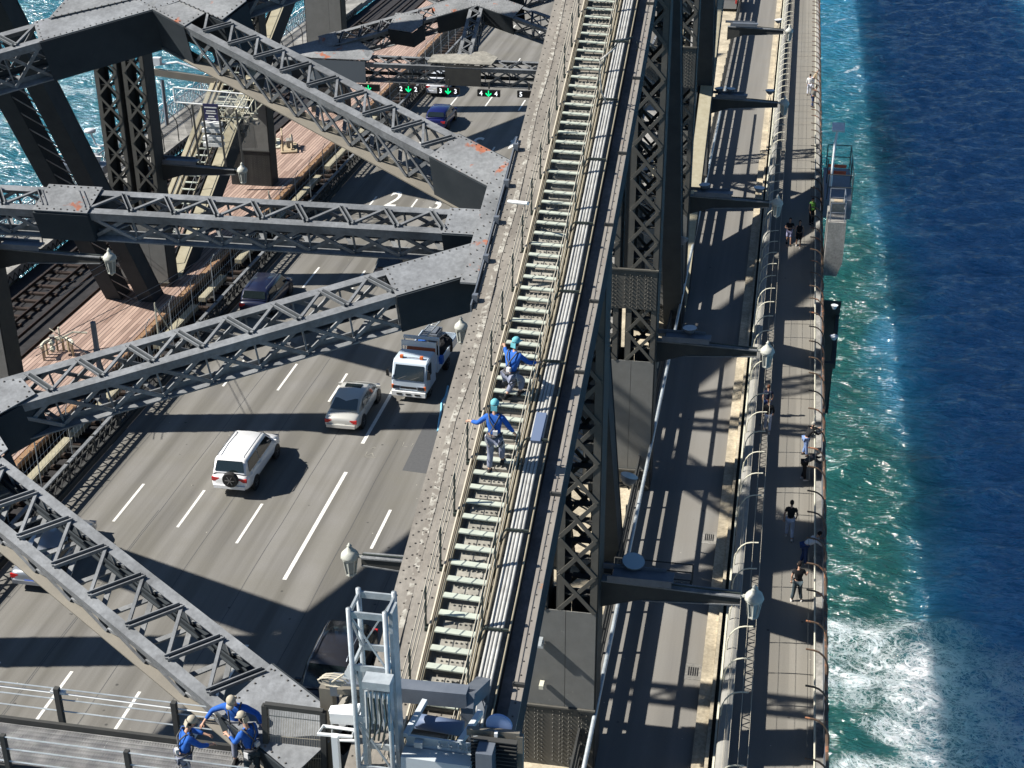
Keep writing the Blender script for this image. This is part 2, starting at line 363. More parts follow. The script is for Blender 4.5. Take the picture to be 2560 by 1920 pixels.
    cr = mth('MULTIPLY', mth('MAXIMUM', ridge(.55, .5, (.5, 1.9, 1), .06), mth('MULTIPLY', ridge(1.3, .4, (.5, 1.8, 1), .07), .8)), rng(nz(.12, 4), .38, .62, .15, .55))
    c = mixc(cr, c, mixc(f_e, (.02, .12, .115), (.2, .46, .72)))  # sky glints painted on the crests as paler streaks, stronger in the blue
    c = mixc(foam, c, (.7, .76, .78)); l.new(c, p.inputs['Base Color'])
    p.inputs['Roughness'].default_value = .18; l.new(rng(foam, 0, 1, .16, .8), p.inputs['Roughness']); p.inputs['IOR'].default_value = 1.6; p.inputs['Specular IOR Level'].default_value = 1.0
    p.subsurface_method = 'BURLEY'
    l.new(rng(foam, 0, .8, .75, .5), p.inputs['Subsurface Weight']); p.inputs['Subsurface Radius'].default_value = (.5, 1, 1); p.inputs['Subsurface Scale'].default_value = 18
    h = mth('ADD', mth('MULTIPLY', nz(.10, 3, (.7, 1.5, 1), .35), 1.6), mth('MULTIPLY', nz(.33, 5, (.6, 1.5, 1), .25, .4), 1.0))
    h = mth('ADD', h, mth('MULTIPLY', nz(1.0, 4, (.55, 1.5, 1), -.15, .3), .42))
    h = mth('ADD', h, mth('MULTIPLY', foam, .06))
    bp = n.new('ShaderNodeBump'); bp.inputs['Strength'].default_value = 1; bp.inputs['Distance'].default_value = 2.2; l.new(h, bp.inputs['Height']); l.new(bp.outputs[0], p.inputs['Normal'])
    MT['water'] = m
FOAM = []
def fe(px, py, px2, py2, ry, k):
    a = at(px, py, z=WATER); b = at(px2, py2, z=WATER); c = (a+b)/2; FOAM.append((c.x, c.y, (b-a).length/2, ry, math.atan2(b.y-a.y, b.x-a.x), k))
fe(1960, 1550, 2900, 1920, 14, 1.08); fe(2200, 1720, 2900, 2050, 13, 1.15); fe(1990, 1560, 2360, 1690, 7, 1.35); fe(2100, 1790, 2360, 1860, 2.6, 1.3); fe(2000, 1650, 2300, 1720, 5, 1.2); fe(2020, 1900, 2400, 1960, 4, 1.0)
fe(2040, 60, 2140, 45, 1.0, .9); fe(2080, 190, 2160, 165, 1.2, .9); fe(110, 210, 260, 240, 4, .6); fe(100, 260, 180, 320, 2, .5)
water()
import numpy as np
def water_mesh():
    rs = np.random.RandomState(3); wv = []
    for i in range(46):
        lam = .9*(14/.9)**(i/45.0); k = 2*math.pi/lam; th = rs.normal(1.85, .55); wv.append((k*math.cos(th), k*math.sin(th), .0125*lam**.9, rs.uniform(0, 6.28)))
    vs, fs = [], []
    def patch(xs, ys, ks=1.0):
        X, Y = np.meshgrid(xs, ys); Z = np.zeros_like(X); DX = np.zeros_like(X); DY = np.zeros_like(X)
        for kx, ky, a, ph in wv:
            p_ = kx*X+ky*Y+ph+.6*np.sin(.05*X+.031*Y+ph*3); k = math.hypot(kx, ky)
            if 2*math.pi/k < ks*2.2: continue
            s_ = np.sin(p_); Z += a*s_; c_ = np.cos(p_); DX += a*kx/k*c_*.8; DY += a*ky/k*c_*.8
        n0 = len(vs); vs.extend(np.stack([X+DX, Y+DY, Z+WATER], -1).reshape(-1, 3).tolist()); w_ = len(xs)
        for j in range(len(ys)-1):
            for i in range(w_-1): q = n0+j*w_+i; fs.append((q, q+1, q+w_+1, q+w_))
    ys = [84.0]
    while ys[-1] < 480: ys.append(ys[-1]+.34+.0013*(ys[-1]-84))
    patch(np.arange(2, 84, .46), np.array(ys), .5)
    patch(np.arange(-300, -44, 1.1), np.arange(150, 560, 1.2), 1.2)
    n0 = len(vs); vs.extend([(-1500, -300, WATER-.7), (1800, -300, WATER-.7), (1800, 3500, WATER-.7), (-1500, 3500, WATER-.7)]); fs.append((n0, n0+1, n0+2, n0+3))
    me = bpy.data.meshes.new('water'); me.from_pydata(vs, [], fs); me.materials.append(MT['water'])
    me.polygons.foreach_set('use_smooth', [True]*len(fs))
    o = bpy.data.objects.new('water', me); COL.objects.link(o); o['kind'] = 'structure'
water_mesh()

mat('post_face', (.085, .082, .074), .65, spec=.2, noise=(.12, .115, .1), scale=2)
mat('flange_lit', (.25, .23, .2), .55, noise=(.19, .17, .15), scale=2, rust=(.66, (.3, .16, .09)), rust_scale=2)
def projy(x, y, z):
    v = Vector((x, y, z-H)); c = AX*v.x+AY*v.y+AZ*v.z; return 960+FPX*c.y/c.z
mat('coping', (.3, .29, .26), .7, noise=(.24, .235, .215), scale=2)
# ================================================================== DECK (setting)
Y0, Y1 = 8, 760
def sheet(name, m, x0, x1, z, y0=Y0, y1=Y1, th=.5):
    o = MB().box(((x0+x1)/2, (y0+y1)/2, z-th/2), (x1-x0, y1-y0, th)).build(name, m); o['kind'] = 'structure'; return o
sheet('road', 'asphalt', -29.55, -12.35, 0)
sheet('verge', 'conc', -12.35, -7.9, .02)
sheet('paving', 'stone', -7.9, -4.95, .05)
sheet('road', 'asphalt_east', -4.9, -1.2, 0)
sheet('footpath', 'footway', .02, 3.0, .1, th=.6)
sheet('railway_bed', 'ballast', -44.4, -38.15, -.55, th=.5)
sheet('railway_bed', 'ballast', -33.35, -29.55, -.75, th=.3)
sheet('timber_walkway', 'timber', -38.15, -33.4, .0, th=.25)
sheet('cycleway', 'conc', -47.9, -44.4, .1)
# stone kerb stepping along the east road
k = MB()
for y in range(10, 200, 2):
    pass
k.box((-.98, 384, .07), (.42, 750, .36)); k.box((-.70, 384, .2), (.12, 750, .6))
o = k.build('kerb', 'stone'); o['kind'] = 'structure'
# cross girders below the deck, seen in the gap beside the footpath
g = MB()
for i in range(-1, 10):
    y = 19.4+18.3*i
    g.box((-22, y, -1.4), (50, .9, 1.6))
o = g.build('deck_girders', 'steel_dark'); o['kind'] = 'structure'
g = MB()
for x in (-29.2, -24, -18, -12.5, -8.2, -4.4, -1.5): g.box((x, 104, -.95), (.35, 190, .8))
g.box((-.3, 384, -1.3), (1.0, 750, .06)); g.box((-34, 384, -1.5), (22, 750, .06))  # plate beside the footpath added to block light through the deck gap
o = g.build('stringers_and_light_block', 'steel_dark'); o['kind'] = 'structure'
# ---- painted markings: separate dashes, each a sheet 4 mm above the road
def dash(x, y0, y1, w=.12):
    return MB().box((x, (y0+y1)/2, .002), (w, y1-y0, .006)).build('lane_dash', 'paint_white')
dn = 0
for x, ph, lw, ln in ((-26.63, 48.8, .12, 3.2), (-23.75, 48.85, .12, 3.1), (-20.84, 48.1, .12, 3.2), (-15.2, 48.7, .13, 3.1)):
    for kk in range(-2, 8):
        y = ph+13.05*kk
        if y > 185 or y < 20: continue
        o = dash(x, y, y+ln, lw); o['kind'] = 'structure'; o.name = 'road_marking'
for kk, (a, b) in enumerate(((45.9-13.05, 54.6-13.05), (45.9, 54.6), (57.3, 64.4), (70.5, 79), (84, 92.5), (97, 105), (111, 119))):
    o = dash(-18.02, a, b, .17); o['kind'] = 'structure'; o.name = 'road_marking'
def text_mesh(name, s, size, loc, rz=0, rx=0, m='paint_white', parent=None, sx=1, sy=1, th=.004, align='CENTER'):
    cu = bpy.data.curves.new('t', 'FONT'); cu.body = s; cu.size = size; cu.extrude = th/2; cu.align_x = align; cu.align_y = 'CENTER'; cu.resolution_u = 3; cu.offset = size*.012
    to = bpy.data.objects.new('t', cu); COL.objects.link(to); bpy.context.view_layer.update()
    me = bpy.data.meshes.new_from_object(to.evaluated_get(bpy.context.evaluated_depsgraph_get())); bpy.data.objects.remove(to)
    me.materials.clear(); me.materials.append(MT[m] if isinstance(m, str) else m)
    q = Matrix.Translation(loc)@Matrix.Rotation(rz, 4, 'Z')@Matrix.Rotation(rx, 4, 'X')@Matrix.Diagonal((sx, sy, 1, 1)); me.transform(q)
    o = bpy.data.objects.new(name, me); COL.objects.link(o)
    if parent is not None: o.parent = parent
    return o
for s_, x, y, rz in (('2', -25.3, 90.6, 0), ('3', -22.2, 90.4, 0), ('3', -22.4, 104.3, math.pi), ('4', -19.5, 105, math.pi)):
    o = text_mesh('road_number', s_, 2.2, (x, y, .006), rz, sx=.85, sy=2.0); o['kind'] = 'structure'
# dark patch, spray marks, blue hose
o = MB().prism([V((-15.62, 60.7, 0)), V((-14.75, 60.7, 0)), V((-14.4, 55.1, 0)), V((-15.55, 55.2, 0))], (0, 0, .004)).build('road_patch', 'patch'); o['kind'] = 'structure'
sq = MB()
for a, b in (((0, 0), (.55, .02)), ((.03, 0), (.02, .5)), ((.02, .0), (.28, .42)), ((.28, .42), (.42, .1)), ((.1, .8), (.25, 1.0)), ((.25, 1.0), (.3, .8))):
    sq.bar((-17.6+a[0], 56.1+a[1], .004), (-17.6+b[0], 56.1+b[1], .004), .035, .004)
for a, b in (((0, 0), (.25, -.05)), ((0, 0), (-.03, .4)), ((.4, 0), (.42, .35))):
    sq.bar((-16.1+a[0], 57.4+a[1], .004), (-16.1+b[0], 57.4+b[1], .004), .03, .004)
o = sq.build('road_marking', 'chord_pale'); o['kind'] = 'structure'
pts = [at(px_, py_, z=.03) for px_, py_ in ((1120, 965), (1114, 990), (1104, 1005), (1103, 1025), (1098, 1050), (1095, 1078))]
js = MB()
for x, y0_, y1_ in ((-28.35, 20, 62), (-28.2, 20, 62), (-25.1, 24, 50), (-25.02, 24, 80), (-22.25, 30, 66), (-19.5, 24, 60), (-16.5, 30, 58), (-13.9, 30, 70), (-28.3, 66, 110), (-22.3, 70, 110)):
    y = y0_
    while y < y1_:
        js.bar((x+.02*math.sin(y*.9), y, .0025), (x+.02*math.sin((y+2)*.9), y+2, .0025), .022, .003); y += 2
o = js.build('road_seams', 'patch'); o['kind'] = 'structure'
tag(MB().tube(pts, .05).build('hose', mat('hose_blue', (.25, .6, .8), .5)), 'pale blue hose lying on the road beside the white truck', 'hose')
o = MB().box((-17, 63.5, .003), (.03, .3, .004)).build('road_marking', 'paint_white'); o['kind'] = 'structure'
# drains in the east road
for y, lb in ((42.9, 'square iron drain grate nearest the camera in the east road gutter'), (52.0, 'square iron drain grate in the east road gutter, farther from the camera')):
    t = thing('drain_grate', lb, 'drain', (-1.5, y, 0), group='drain grates in the east road gutter')
    MB().box((0, 0, .004), (.6, .95, .012)).build('surround', 'conc', t)
    b = MB()
    for i in range(5): b.box((-.16+.08*i, 0, .012), (.045, .5, .01))
    b.build('grate', 'black', t)

# ================================================================== RAILWAY
def rail(x, z, lb):
    b = MB(); b.box((x, 104, z+.04), (.14, 192, .03)); b.box((x, 104, z+.1), (.03, 192, .1)); b.box((x, 104, z+.16), (.07, 192, .04))
    tag(b.build('rail', 'rail_steel'), lb, 'rail', 'steel railway rails')
def sleepers(x, w, z, lb, y0=24, n=110):
    b = MB()
    for i in range(n): b.box((x, y0+i*1.1, z), (w, .26, .12))
    tag(b.build('sleepers', mat('sleeper%d' % int(-x), (.035, .022, .016), .8)), lb, 'railway sleepers')['kind'] = 'stuff'
for x, lb in ((-42.9, 'rail nearest the cycleway on the outer railway track'), (-41.3, 'second rail of the outer railway track'), (-40.1, 'third dark rail beside the timber walkway'), (-38.7, 'rail running right along the edge of the timber walkway')):
    rail(x, -.4, lb)
for x, lb in ((-33.15, 'inner track rail running beside the right edge of the timber walkway'), (-31.1, 'inner track rail nearest the lattice parapet of the main road')): rail(x, -.5, lb)
sleepers(-42.1, 2.3, -.47, 'dark sleepers of the outer railway track'); sleepers(-32.5, 1.9, -.6, 'rusty brown sleepers of the inner railway track')
# orange timber/steel edge beam with clips, pale check beam
b = MB().box((-33.1, 104, -.05), (.28, 192, .3))
for i in range(150): b.box((-33.0+.1*(i % 2), 26+i*.75, .13), (.18, .16, .08))
tag(b.build('edge_beam', 'orange_steel'), 'rusty orange edge beam with clips along the right of the timber walkway', 'beam')
b = MB()
for i, (a, c) in enumerate(((30, 42.5), (43.2, 55.5), (56, 61), (66, 71.5), (72.5, 76), (78.5, 83), (85, 95), (97, 110))):
    b.box((-31.95, (a+c)/2, -.15), (.42, c-a, .25))

t = thing('cable_trough', 'pale concrete trough lids in broken lengths between rail and road parapet', 'trough')
b.each('lid', 'beam_pale', t)
# parapet of the main road: X lattice between two rails
def lattice_parapet(x, lb, y0=20, y1=150, h=1.15):
    t = thing('lattice_parapet', lb, 'parapet', (x, 0, 0), group='lattice parapets along the roadways')
    b = MB().box((0, (y0+y1)/2, .12), (.32, y1-y0, .28)); b.box((0, (y0+y1)/2, .34), (.16, y1-y0, .08)).build('base_rail', 'steel_dark', t)
    MB().box((0, (y0+y1)/2, h), (.17, y1-y0, .08)).build('top_rail', 'steel', t)
    MB().box((0, (y0+y1)/2, .8), (.08, y1-y0, .06)).build('mid_rail', 'steel_dark', t)
    b = MB(); p = .62; n = int((y1-y0)/p)
    for i in range(n):
        y = y0+i*p
        b.bar((0, y, .36), (0, y+p, h), .05, .05, (1, 0, 0)); b.bar((0, y+p, .36), (0, y, h), .05, .05, (1, 0, 0))
    b.build('lattice', 'steel_dark', t)
    b = MB()
    for i in range(int((y1-y0)/2.6)): b.box((0, y0+i*2.6, .66), (.12, .12, 1.15))
    b.each('post', 'steel_dark', t)
lattice_parapet(-29.75, 'steel lattice parapet along the left edge of the main road, beside the tracks')
lattice_parapet(-11.9, 'steel lattice parapet on the right edge of the main road, hidden behind the great chord')
# tall wire fence outside it
t = thing('wire_fence', 'tall wire mesh fence on thin posts between the inner track and the main road', 'fence', (-31.3, 0, 0))
b = MB()
for i in range(38):
    y = 24+i*3.05; b.tube([(0, y, -.3), (0, y, 2.1), (.25, y, 2.6)], .03, 5)
b.each('post', 'galv', t)
b = MB()
for z in (.5, 1.1, 1.7, 2.3): b.tube([(.0, 22, z), (.0, 142, z)], .012, 4)
for i in range(380): b.tube([(0, 22+i*.32, .1), (0, 22+i*.32, 2.3)], .006, 3)
b.build('wires', 'galv', t)
b = MB()
for y in (46.5, 65, 83): b.tube([(0, y+1.8, .2), (.0, y, 2.7)], .04, 5); b.tube([(0, y, -.2), (0, y, 2.9)], .045, 5)
b.each('brace', 'cream', t)

# ================================================================== CYCLEWAY (west) with caged fences
t = thing('cycleway_fence', 'curved cage fence on the water side of the cycleway', 'fence', (-47.6, 0, 0), group='cycleway fences')
def hoop(b, x, y, s, r=.045, z0=.1, hh=2.0, reach=.9, flat=False):
    pts = [(x, y, z0), (x, y, z0+hh*.62)]+[(x+s*reach*(1-math.cos(a)), y, z0+hh*.62+hh*.42*math.sin(a)) for a in (.35, .7, 1.05, 1.35)]
    b.tube(pts, r, 5)
b = MB()
for i in range(62): hoop(b, 0, 34+i*1.83, 1)
b.each('post', 'galv', t)
MB().quad((0, 30, .2), (0, 150, .2), (0, 150, 1.5), (0, 30, 1.5)).build('mesh_panel', 'wire_mesh_pale', t)
b = MB().tube([(0, 30, 1.3), (0, 150, 1.3)], .05, 5); b.tube([(.03, 30, .35), (.03, 150, .35)], .05, 5); b.build('rail', 'galv', t)
b = MB()
for i in range(180):
    y = 32+i*.62
    b.bar((0, y, .35), (0, y+.62, 1.25), .04, .04, (1, 0, 0)); b.bar((0, y+.62, .35), (0, y, 1.25), .04, .04, (1, 0, 0))
b.build('lattice', 'galv', t)
t = thing('cycleway_fence', 'dark curved post fence and lattice between the cycleway and the railway', 'fence', (-44.5, 0, 0), group='cycleway fences')
b = MB()
for i in range(40): hoop(b, 0, 34+i*2.75, -1, .04, hh=2.3)
b.each('post', 'steel_dark', t)
b = MB().tube([(0, 30, 1.5), (0, 150, 1.5)], .03, 5); b.build('rail', 'steel_dark', t)
MB().box((0, 90, .2), (.3, 120, .18)).build('kerb', 'conc', t)
b = MB()
for i in range(190):
    y = 30+i*.62; b.bar((.12, y, -.75), (.12, y+.62, .05), .05, .05, (1, 0, 0)); b.bar((.12, y+.62, -.75), (.12, y, .05), .05, .05, (1, 0, 0))
b.build('lattice', 'steel_dark', t)

# ================================================================== FOOTPATH (east)
t = thing('footpath_parapet', 'pierced panel parapet with curved pale hoops between the east road and footpath', 'parapet', (-.2, 0, 0), group='footpath fences')
MB().box((-.17, 104, .41), (.06, 190, .72)).build('panel', 'galv_dark', t)
b = MB(); p = .42
for i in range(int(150/p)):
    y = 24+i*p
    b.bar((-.17, y, .76), (-.17, y+p/2, 1.1), .03, .04, (1, 0, 0)); b.bar((-.17, y+p/2, 1.1), (-.17, y+p, .76), .03, .04, (1, 0, 0))
b.build('pierced_band', 'galv_dark', t)
MB().loft([[V((x, y, z)) for x, z in ((-.21, 1.06), (-.18, 1.14), (-.08, 1.2), (.06, 1.24), (.2, 1.2), (.22, 1.17), (.05, 1.18))] for y in (9, 199)]).build('coping', 'coping', t)
b = MB()
hoops = [24.6+1.83*i for i in range(72)]
for y in hoops:
    if (int(y*7) % 9) == 0: continue
    pts = [(-.16, y, .2), (-.16, y, 1.4)]+[(-.16+.62*(1-math.cos(a)), y, 1.4+.85*math.sin(a)) for a in (.3, .6, .9, 1.2, 1.5)]+[(.7, y, 2.27)]
    b.tube([(p_[0], p_[1]+.03*math.sin(y*7), p_[2]+.03*math.sin(y*3)) for p_ in pts], .028, 5)
b.each('hoop', 'cream', t)
MB().quad((.0, 24, 1.25), (.0, 160, 1.25), (.12, 160, 1.95), (.12, 24, 1.95)).build('mesh_panel', 'wire_mesh', t)
b = MB()
for x, z in ((.02, 1.7), (.2, 2.1), (.5, 2.32), (.8, 2.38)): b.tube([(x, 24, z), (x, 160, z)], .008, 4)
b.build('wires', 'wire_lit', t)
# side rails on stubs in the gap between kerb and footpath
t = thing('service_rail', 'pale pipe rail on stub brackets in the dark gap beside the footpath', 'rail', (-.47, 0, 0))
MB().box((0, 104, .5), (.07, 190, .1)).build('rail', 'cream', t)
b = MB()
for i in range(75): b.box((.12, 24+i*1.83, .5), (.26, .08, .06)); b.box((.12, 24+i*1.83, .3), (.16, .14, .34))
b.each('bracket', 'cream', t, 2)
# outer fence
t = thing('footpath_fence', 'rusty curved posts, mesh and pale handrail on the water side of the footpath', 'fence', (2.95, 0, 0), group='footpath fences')
MB().box((.0, 104, .25), (.34, 190, .3)).build('kerb', 'conc', t)
MB().box((.16, 104, .7), (.06, 190, .75)).build('panel', 'galv_dark', t)
b = MB(); p = .27
for i in range(int(150/p)):
    y = 24+i*p
    b.bar((.16, y, 1.08), (.16, y+p/2, 1.32), .04, .05, (1, 0, 0)); b.bar((.16, y+p/2, 1.32), (.16, y+p, 1.08), .04, .05, (1, 0, 0))
b.build('pierced_band', 'cream', t)
MB().tube([(-.2, 24, 1.05), (-.2, 180, 1.05)], .035, 6).build('handrail', 'cream', t)
MB().box((.16, 104, 1.37), (.1, 190, .08)).build('top_rail', 'rust_post', t)
b = MB()
for i in range(80):
    y = 25.2+1.83*i; pts = [(.2, y, .2), (.2, y, 1.5)]+[(.2-.6*(1-math.cos(a)), y, 1.5+.85*math.sin(a)) for a in (.3, .6, .9, 1.2, 1.5)]+[(-.62, y, 2.37)]
    b.tube([(p_[0], p_[1]+.05*math.sin(y*5), p_[2]+.04*math.sin(y*2)) for p_ in pts], .036, 5)
b.each('hoop', 'rust_post', t)
b = MB()
for x, z in ((.18, 1.7), (0, 2.1), (-.3, 2.32), (-.55, 2.38)): b.tube([(x, 24, z), (x, 180, z)], .007, 4)
b.build('wires', 'mesh_dark', t)
MB().quad((.2, 24, 1.4), (.2, 180, 1.4), (.08, 180, 1.95), (.08, 24, 1.95)).build('mesh_panel', 'wire_mesh_dark', t)
MB().box((3.12, 104, -.5), (.12, 190, 1.2)).build('fascia', 'steel_dark')['kind'] = 'structure'
# drain lid on the footpath
# three-rail traffic barrier beside the east road
t = thing('traffic_barrier', 'traffic barrier of three broad dark rails beside the east road', 'barrier', (-4.85, 0, 0))
for nm, z, hh in (('rail', .35, .26), ('rail', .88, .42), ('rail', 1.52, .5)):
    MB().box((0, 104, z), (.07, 186, hh)).build(nm, 'steel_dark', t)
b = MB()
for i in range(60): b.box((-.06, 20+i*2.6, .85), (.1, .12, 1.7))
b.each('post', 'steel_dark', t)
t = thing('pipe', 'long pale blue-grey pipe running beside the steel posts above the east road barrier', 'pipe')
MB().tube([(-4.36, y_, 2.3) for y_ in (28, 40, 60, 90, 115)], .075, 8).build('pipe', 'galv', t, smooth=True)
mat('streak', (.5, .48, .42), .8, noise=(.16, .145, .12), scale=7, rust=(.47, (.19, .17, .145)), rust_scale=6)
# ================================================================== GREAT TRUSSES
XE, XW = -5.8, -35.8
NY = [1.1, 19.4, 37.7, 56.0, 74.3, 92.6, 110.9]
UP = {1.1: 11.5, 19.4: 13.9, 37.7: 19.9, 56.0: 27.6, 74.3: 36, 92.6: 44.5, 110.9: 52}
LO = {19.4: -38, 37.7: -24, 56.0: -11, 74.3: -.5, 92.6: 9.2, 110.9: 18.5, 129.2: 27}
def zin(d, y):
    ks = sorted(d)
    for a, b in zip(ks, ks[1:]):
        if a <= y <= b: return d[a]+(d[b]-d[a])*(y-a)/(b-a)
    return d[ks[-1]]
# upper chord left edge profile measured on the photo
PROF = [(1.1, 8.2), (12, 11.2), (19.4, 13.3), (22.8, 14.35), (25.1, 15.26), (31, 17.4), (34, 18.35), (37.7, 19.75), (42, 21.5), (46.2, 23.25), (56, 27.5), (74.3, 36), (92.6, 44.5), (104, 49)]
def cz(y):
    for (a, za), (b, zb) in zip(PROF, PROF[1:]):
        if a <= y <= b: return za+(zb-za)*(y-a)/(b-a)
    return PROF[-1][1]
def strip(b, x0, x1, dz, th, prof=PROF, y0=None, y1=None):
    pts = [(y, z) for y, z in prof if (y0 is None or y > y0) and (y1 is None or y < y1)]
    if y0 is not None: pts = [(y0, cz(y0))]+pts
    if y1 is not None: pts = pts+[(y1, cz(y1))]
    b.loft([[V((x0, y, z+dz)), V((x1, y, z+dz)), V((x1, y, z+dz-th)), V((x0, y, z+dz-th))] for y, z in pts]); return b
t = thing('upper_chord', 'great riveted steel chord sloping up from the foreground, carrying the stairway', 'girder')
strip(MB(), -7.3, -6.78, .0, .06).build('flange_plate', 'chord_top', t)
strip(MB(), -6.785, -6.30, .03, .06).build('cover_plate', 'chord_top', t)
strip(MB(), -6.30, -5.22, -.03, .06).build('top_plate', 'chord_top', t)
strip(MB(), -5.22, -4.66, .0, .05).build('flange_plate', 'chord_pale', t)
strip(MB(), -4.36, -4.15, .05, .06).build('flange_plate', 'flange_lit', t)
b = MB(); pts_ = [(y, cz(y)+.014) for y in (19.4, 22, 24.5, 27, 29.5, 31, 33, 35, 37, 39, 41, 43, 45, 47)]
b.loft([[V((-7.0+.05*math.sin(y*2.1)-(.04+.03*math.sin(y*5)), y, z-.02)), V((-6.96+.05*math.sin(y*2.1)+(.05+.03*math.sin(y*3.3)), y, z-.02)), V((-6.96+.05*math.sin(y*2.1)+(.05+.03*math.sin(y*3.3)), y, z)), V((-7.0+.05*math.sin(y*2.1)-(.04+.03*math.sin(y*5)), y, z))] for y, z in pts_]); b.build('droppings_streak', 'streak', t)
b = MB(); strip(b, -7.28, -7.22, -.06, 1.3); strip(b, -6.1, -6.04, -.09, 1.3); strip(b, -5.3, -5.24, -.09, 1.3); strip(b, -4.7, -4.66, .03, 1.3); strip(b, -4.28, -4.23, -.02, 1.35); b.build('web_plates', 'steel_shaded', t)
strip(MB(), -4.66, -4.28, -.32, .1).build('floor_plate', 'steel', t)
strip(MB(), -7.25, -4.25, -1.2, .1).build('bottom_plate', 'steel_shaded', t)
rv = MB()
y = 19.6
while y < 49:
    z = cz(y); n = V((0, -.38, 1)); f = .27
    for x, ph in ((-7.22, 0), (-7.02, .5), (-6.88, 0), (-6.70, .5)): rv.rivet((x, y+ph*f, cz(y+ph*f)+(.03 if x > -6.78 else 0)), n, .024, .02)
    if int(y*2) % 7 < 3: rv.rivet((-6.45, y, z+.03), n, .028, .028)
    rv.rivet((-4.255, y*1.0, z+.05), n, .024, .02)
    if 25 < y < 27.5 or 30.5 < y < 33 or 36 < y < 39.5:
        for x in (-7.12, -6.95, -6.6, -6.55): rv.rivet((x, y+.1, cz(y+.1)+(.03 if x > -6.78 else 0)), n)
    for x in (-5.15, -4.98): rv.rivet((x, y, z), n, .022, .02)
    y += f*1.12
rv.build('rivets', 'rivet', t)
# rows of rivet groups and splice plates seen between the treads
sp_ = MB(); rv = MB(); y = 20.2; i = 0
while y < 49:
    z0_, z1_ = cz(y), cz(y+.24)
    sp_.loft([[V((-6.08, yy, cz(yy)-.02)), V((-5.42, yy, cz(yy)-.02)), V((-5.42, yy, cz(yy)+.04)), V((-6.08, yy, cz(yy)+.04))] for yy in (y, y+.27)])
    for kx in range(5): 
        for ky in (0, .15):
            rv.rivet((-5.94+.11*kx, y+.06+ky, cz(y+.06+ky)+.04), (0, -.38, 1), .026, .04)
    y += .42; i += 1
sp_.build('splice_plates', 'chord_pale', t); rv.build('rivets', 'chord_pale', t)
# splice seams on the pale right flange
b = MB()
for y in (23.0, 27.6, 31.2, 33.7, 36.5, 39.3, 42.5, 46.0): b.box((-4.255, y, cz(y)+.08), (.25, .07, .08))
b.build('splice_bands', 'steel_dark', t)
# raised inspection rail along the left edge around the J joint
b = MB(); strip(b, -7.85, -7.42, -.02, .05, y0=34.2, y1=38.9); b.build('side_gusset', 'gusset_rusty', t)
rv = MB()
for i in range(30):
    y = 34.3+.153*i; rv.rivet((-7.78+.14*(i % 3), y, cz(y)-.02), (0, -.38, 1), .024, .03)
rv.build('rivets', 'rivet', t)
b = MB(); strip(b, -7.37, -7.335, .12, .2, y0=33.2, y1=39.7)
for i in range(5): y = 33.5+1.45*i; b.box((-7.3, y, cz(y)+.1), (.14, .16, .2))
b.build('edge_angle', 'galv_dark', t)
# west upper chord (casts the long shadows on the road)
t = thing('upper_chord', 'matching far chord of the western truss, high to the left', 'girder')
b = MB(); strip(b, -37.3, -36.2, 0, 1.3); strip(b, -35.4, -34.3, 0, 1.3); strip(b, -36.2, -35.4, -.1, .1); b.build('box_plates', 'steel', t)

# ---- vertical posts
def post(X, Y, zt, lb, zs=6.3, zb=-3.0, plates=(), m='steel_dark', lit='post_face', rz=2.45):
    t = thing('truss_post', lb, 'truss post', (X, Y, 0), group='riveted posts of the steel trusses')
    D = .62; xs = (-1.5, -.17, .17, 1.42)
    b = MB()
    for x in xs: b.box((x, 0, (zt+zb)/2), (.07, 2*D, zt-zb))
    b.build('web_plates', m, t)
    b = MB()
    for k, x in enumerate(xs):
        s = 1 if k in (0, 2) else -1
        for yy in (-D, D): b.box((x+s*.11, yy, (zt+zb)/2), (.22, .03, zt-zb))
    b.build('flange_angles', lit, t)
    lac = MB(); hp = 1.34; z = zs
    while z < zt-.5:
        zz = min(z+hp, zt)
        if not any(a-.3 < (z+zz)/2 < c+.3 for a, c in plates):
            for (x0, x1) in ((-1.42, -.2), (.2, 1.36)):
                lac.bar((x0, -D-.02, z), (x1, -D-.02, zz), .13, .03, (0, 1, 0)); lac.bar((x1, -D-.05, z), (x0, -D-.05, zz), .13, .03, (0, 1, 0))
                lac.bar((x0, D+.02, z), (x1, D+.02, zz), .13, .03, (0, 1, 0)); lac.bar((x1, D+.05, z), (x0, D+.05, zz), .13, .03, (0, 1, 0))
        z += hp
    lac.build('lacing', lit, t)
    # diaphragms with open centres
    dg = MB(); z = zs+.6
    while z < zt-1:
        for x in (-.83, .8):
            for sx in (-1, 1): dg.box((x+sx*.46, 0, z), (.28, 1.1, .04)); 
            for sy in (-1, 1): dg.box((x, sy*.47, z+.01), (.62, .28, .04))
        z += 1.34
    dg.build('diaphragms', m, t)
    b = MB()
    for (x0, x1) in ((-1.47, .44), (.455, 1.40)):
        b.box(((x0+x1)/2, -D-.025, (zs+rz+.1)/2), (x1-x0, .03, zs-rz-.1)); b.box(((x0+x1)/2, D+.025, (zs+rz+.1)/2), (x1-x0, .03, zs-rz-.1))
    b.build('cover_plate', 'post_plate', t)
    b = MB(); rv = MB()
    for (a, c) in ((zb, rz),)+tuple(plates):
        for (x0, x1) in ((-1.47, -.02), (-.02, 1.40)):
            b.box(((x0+x1)/2, -D-.035, (a+c)/2), (x1-x0, .05, c-a))
            zz = max(a, .15)+.1
            while zz < c-.08:
                for x in (.1, .32, .42, .62, .72, .95, 1.05, 1.2):
                    rv.rivet((x0+x, -D-.06, zz+(.06 if int(x*10) % 2 else 0)), (0, -1, 0), .03, .05)
                zz += .17
        b.box((0, -D-.06, c+.06), (2.9, .12, .06))
    b.build('rivet_plate', lit, t); rv.build('rivets', lit, t)
    return t
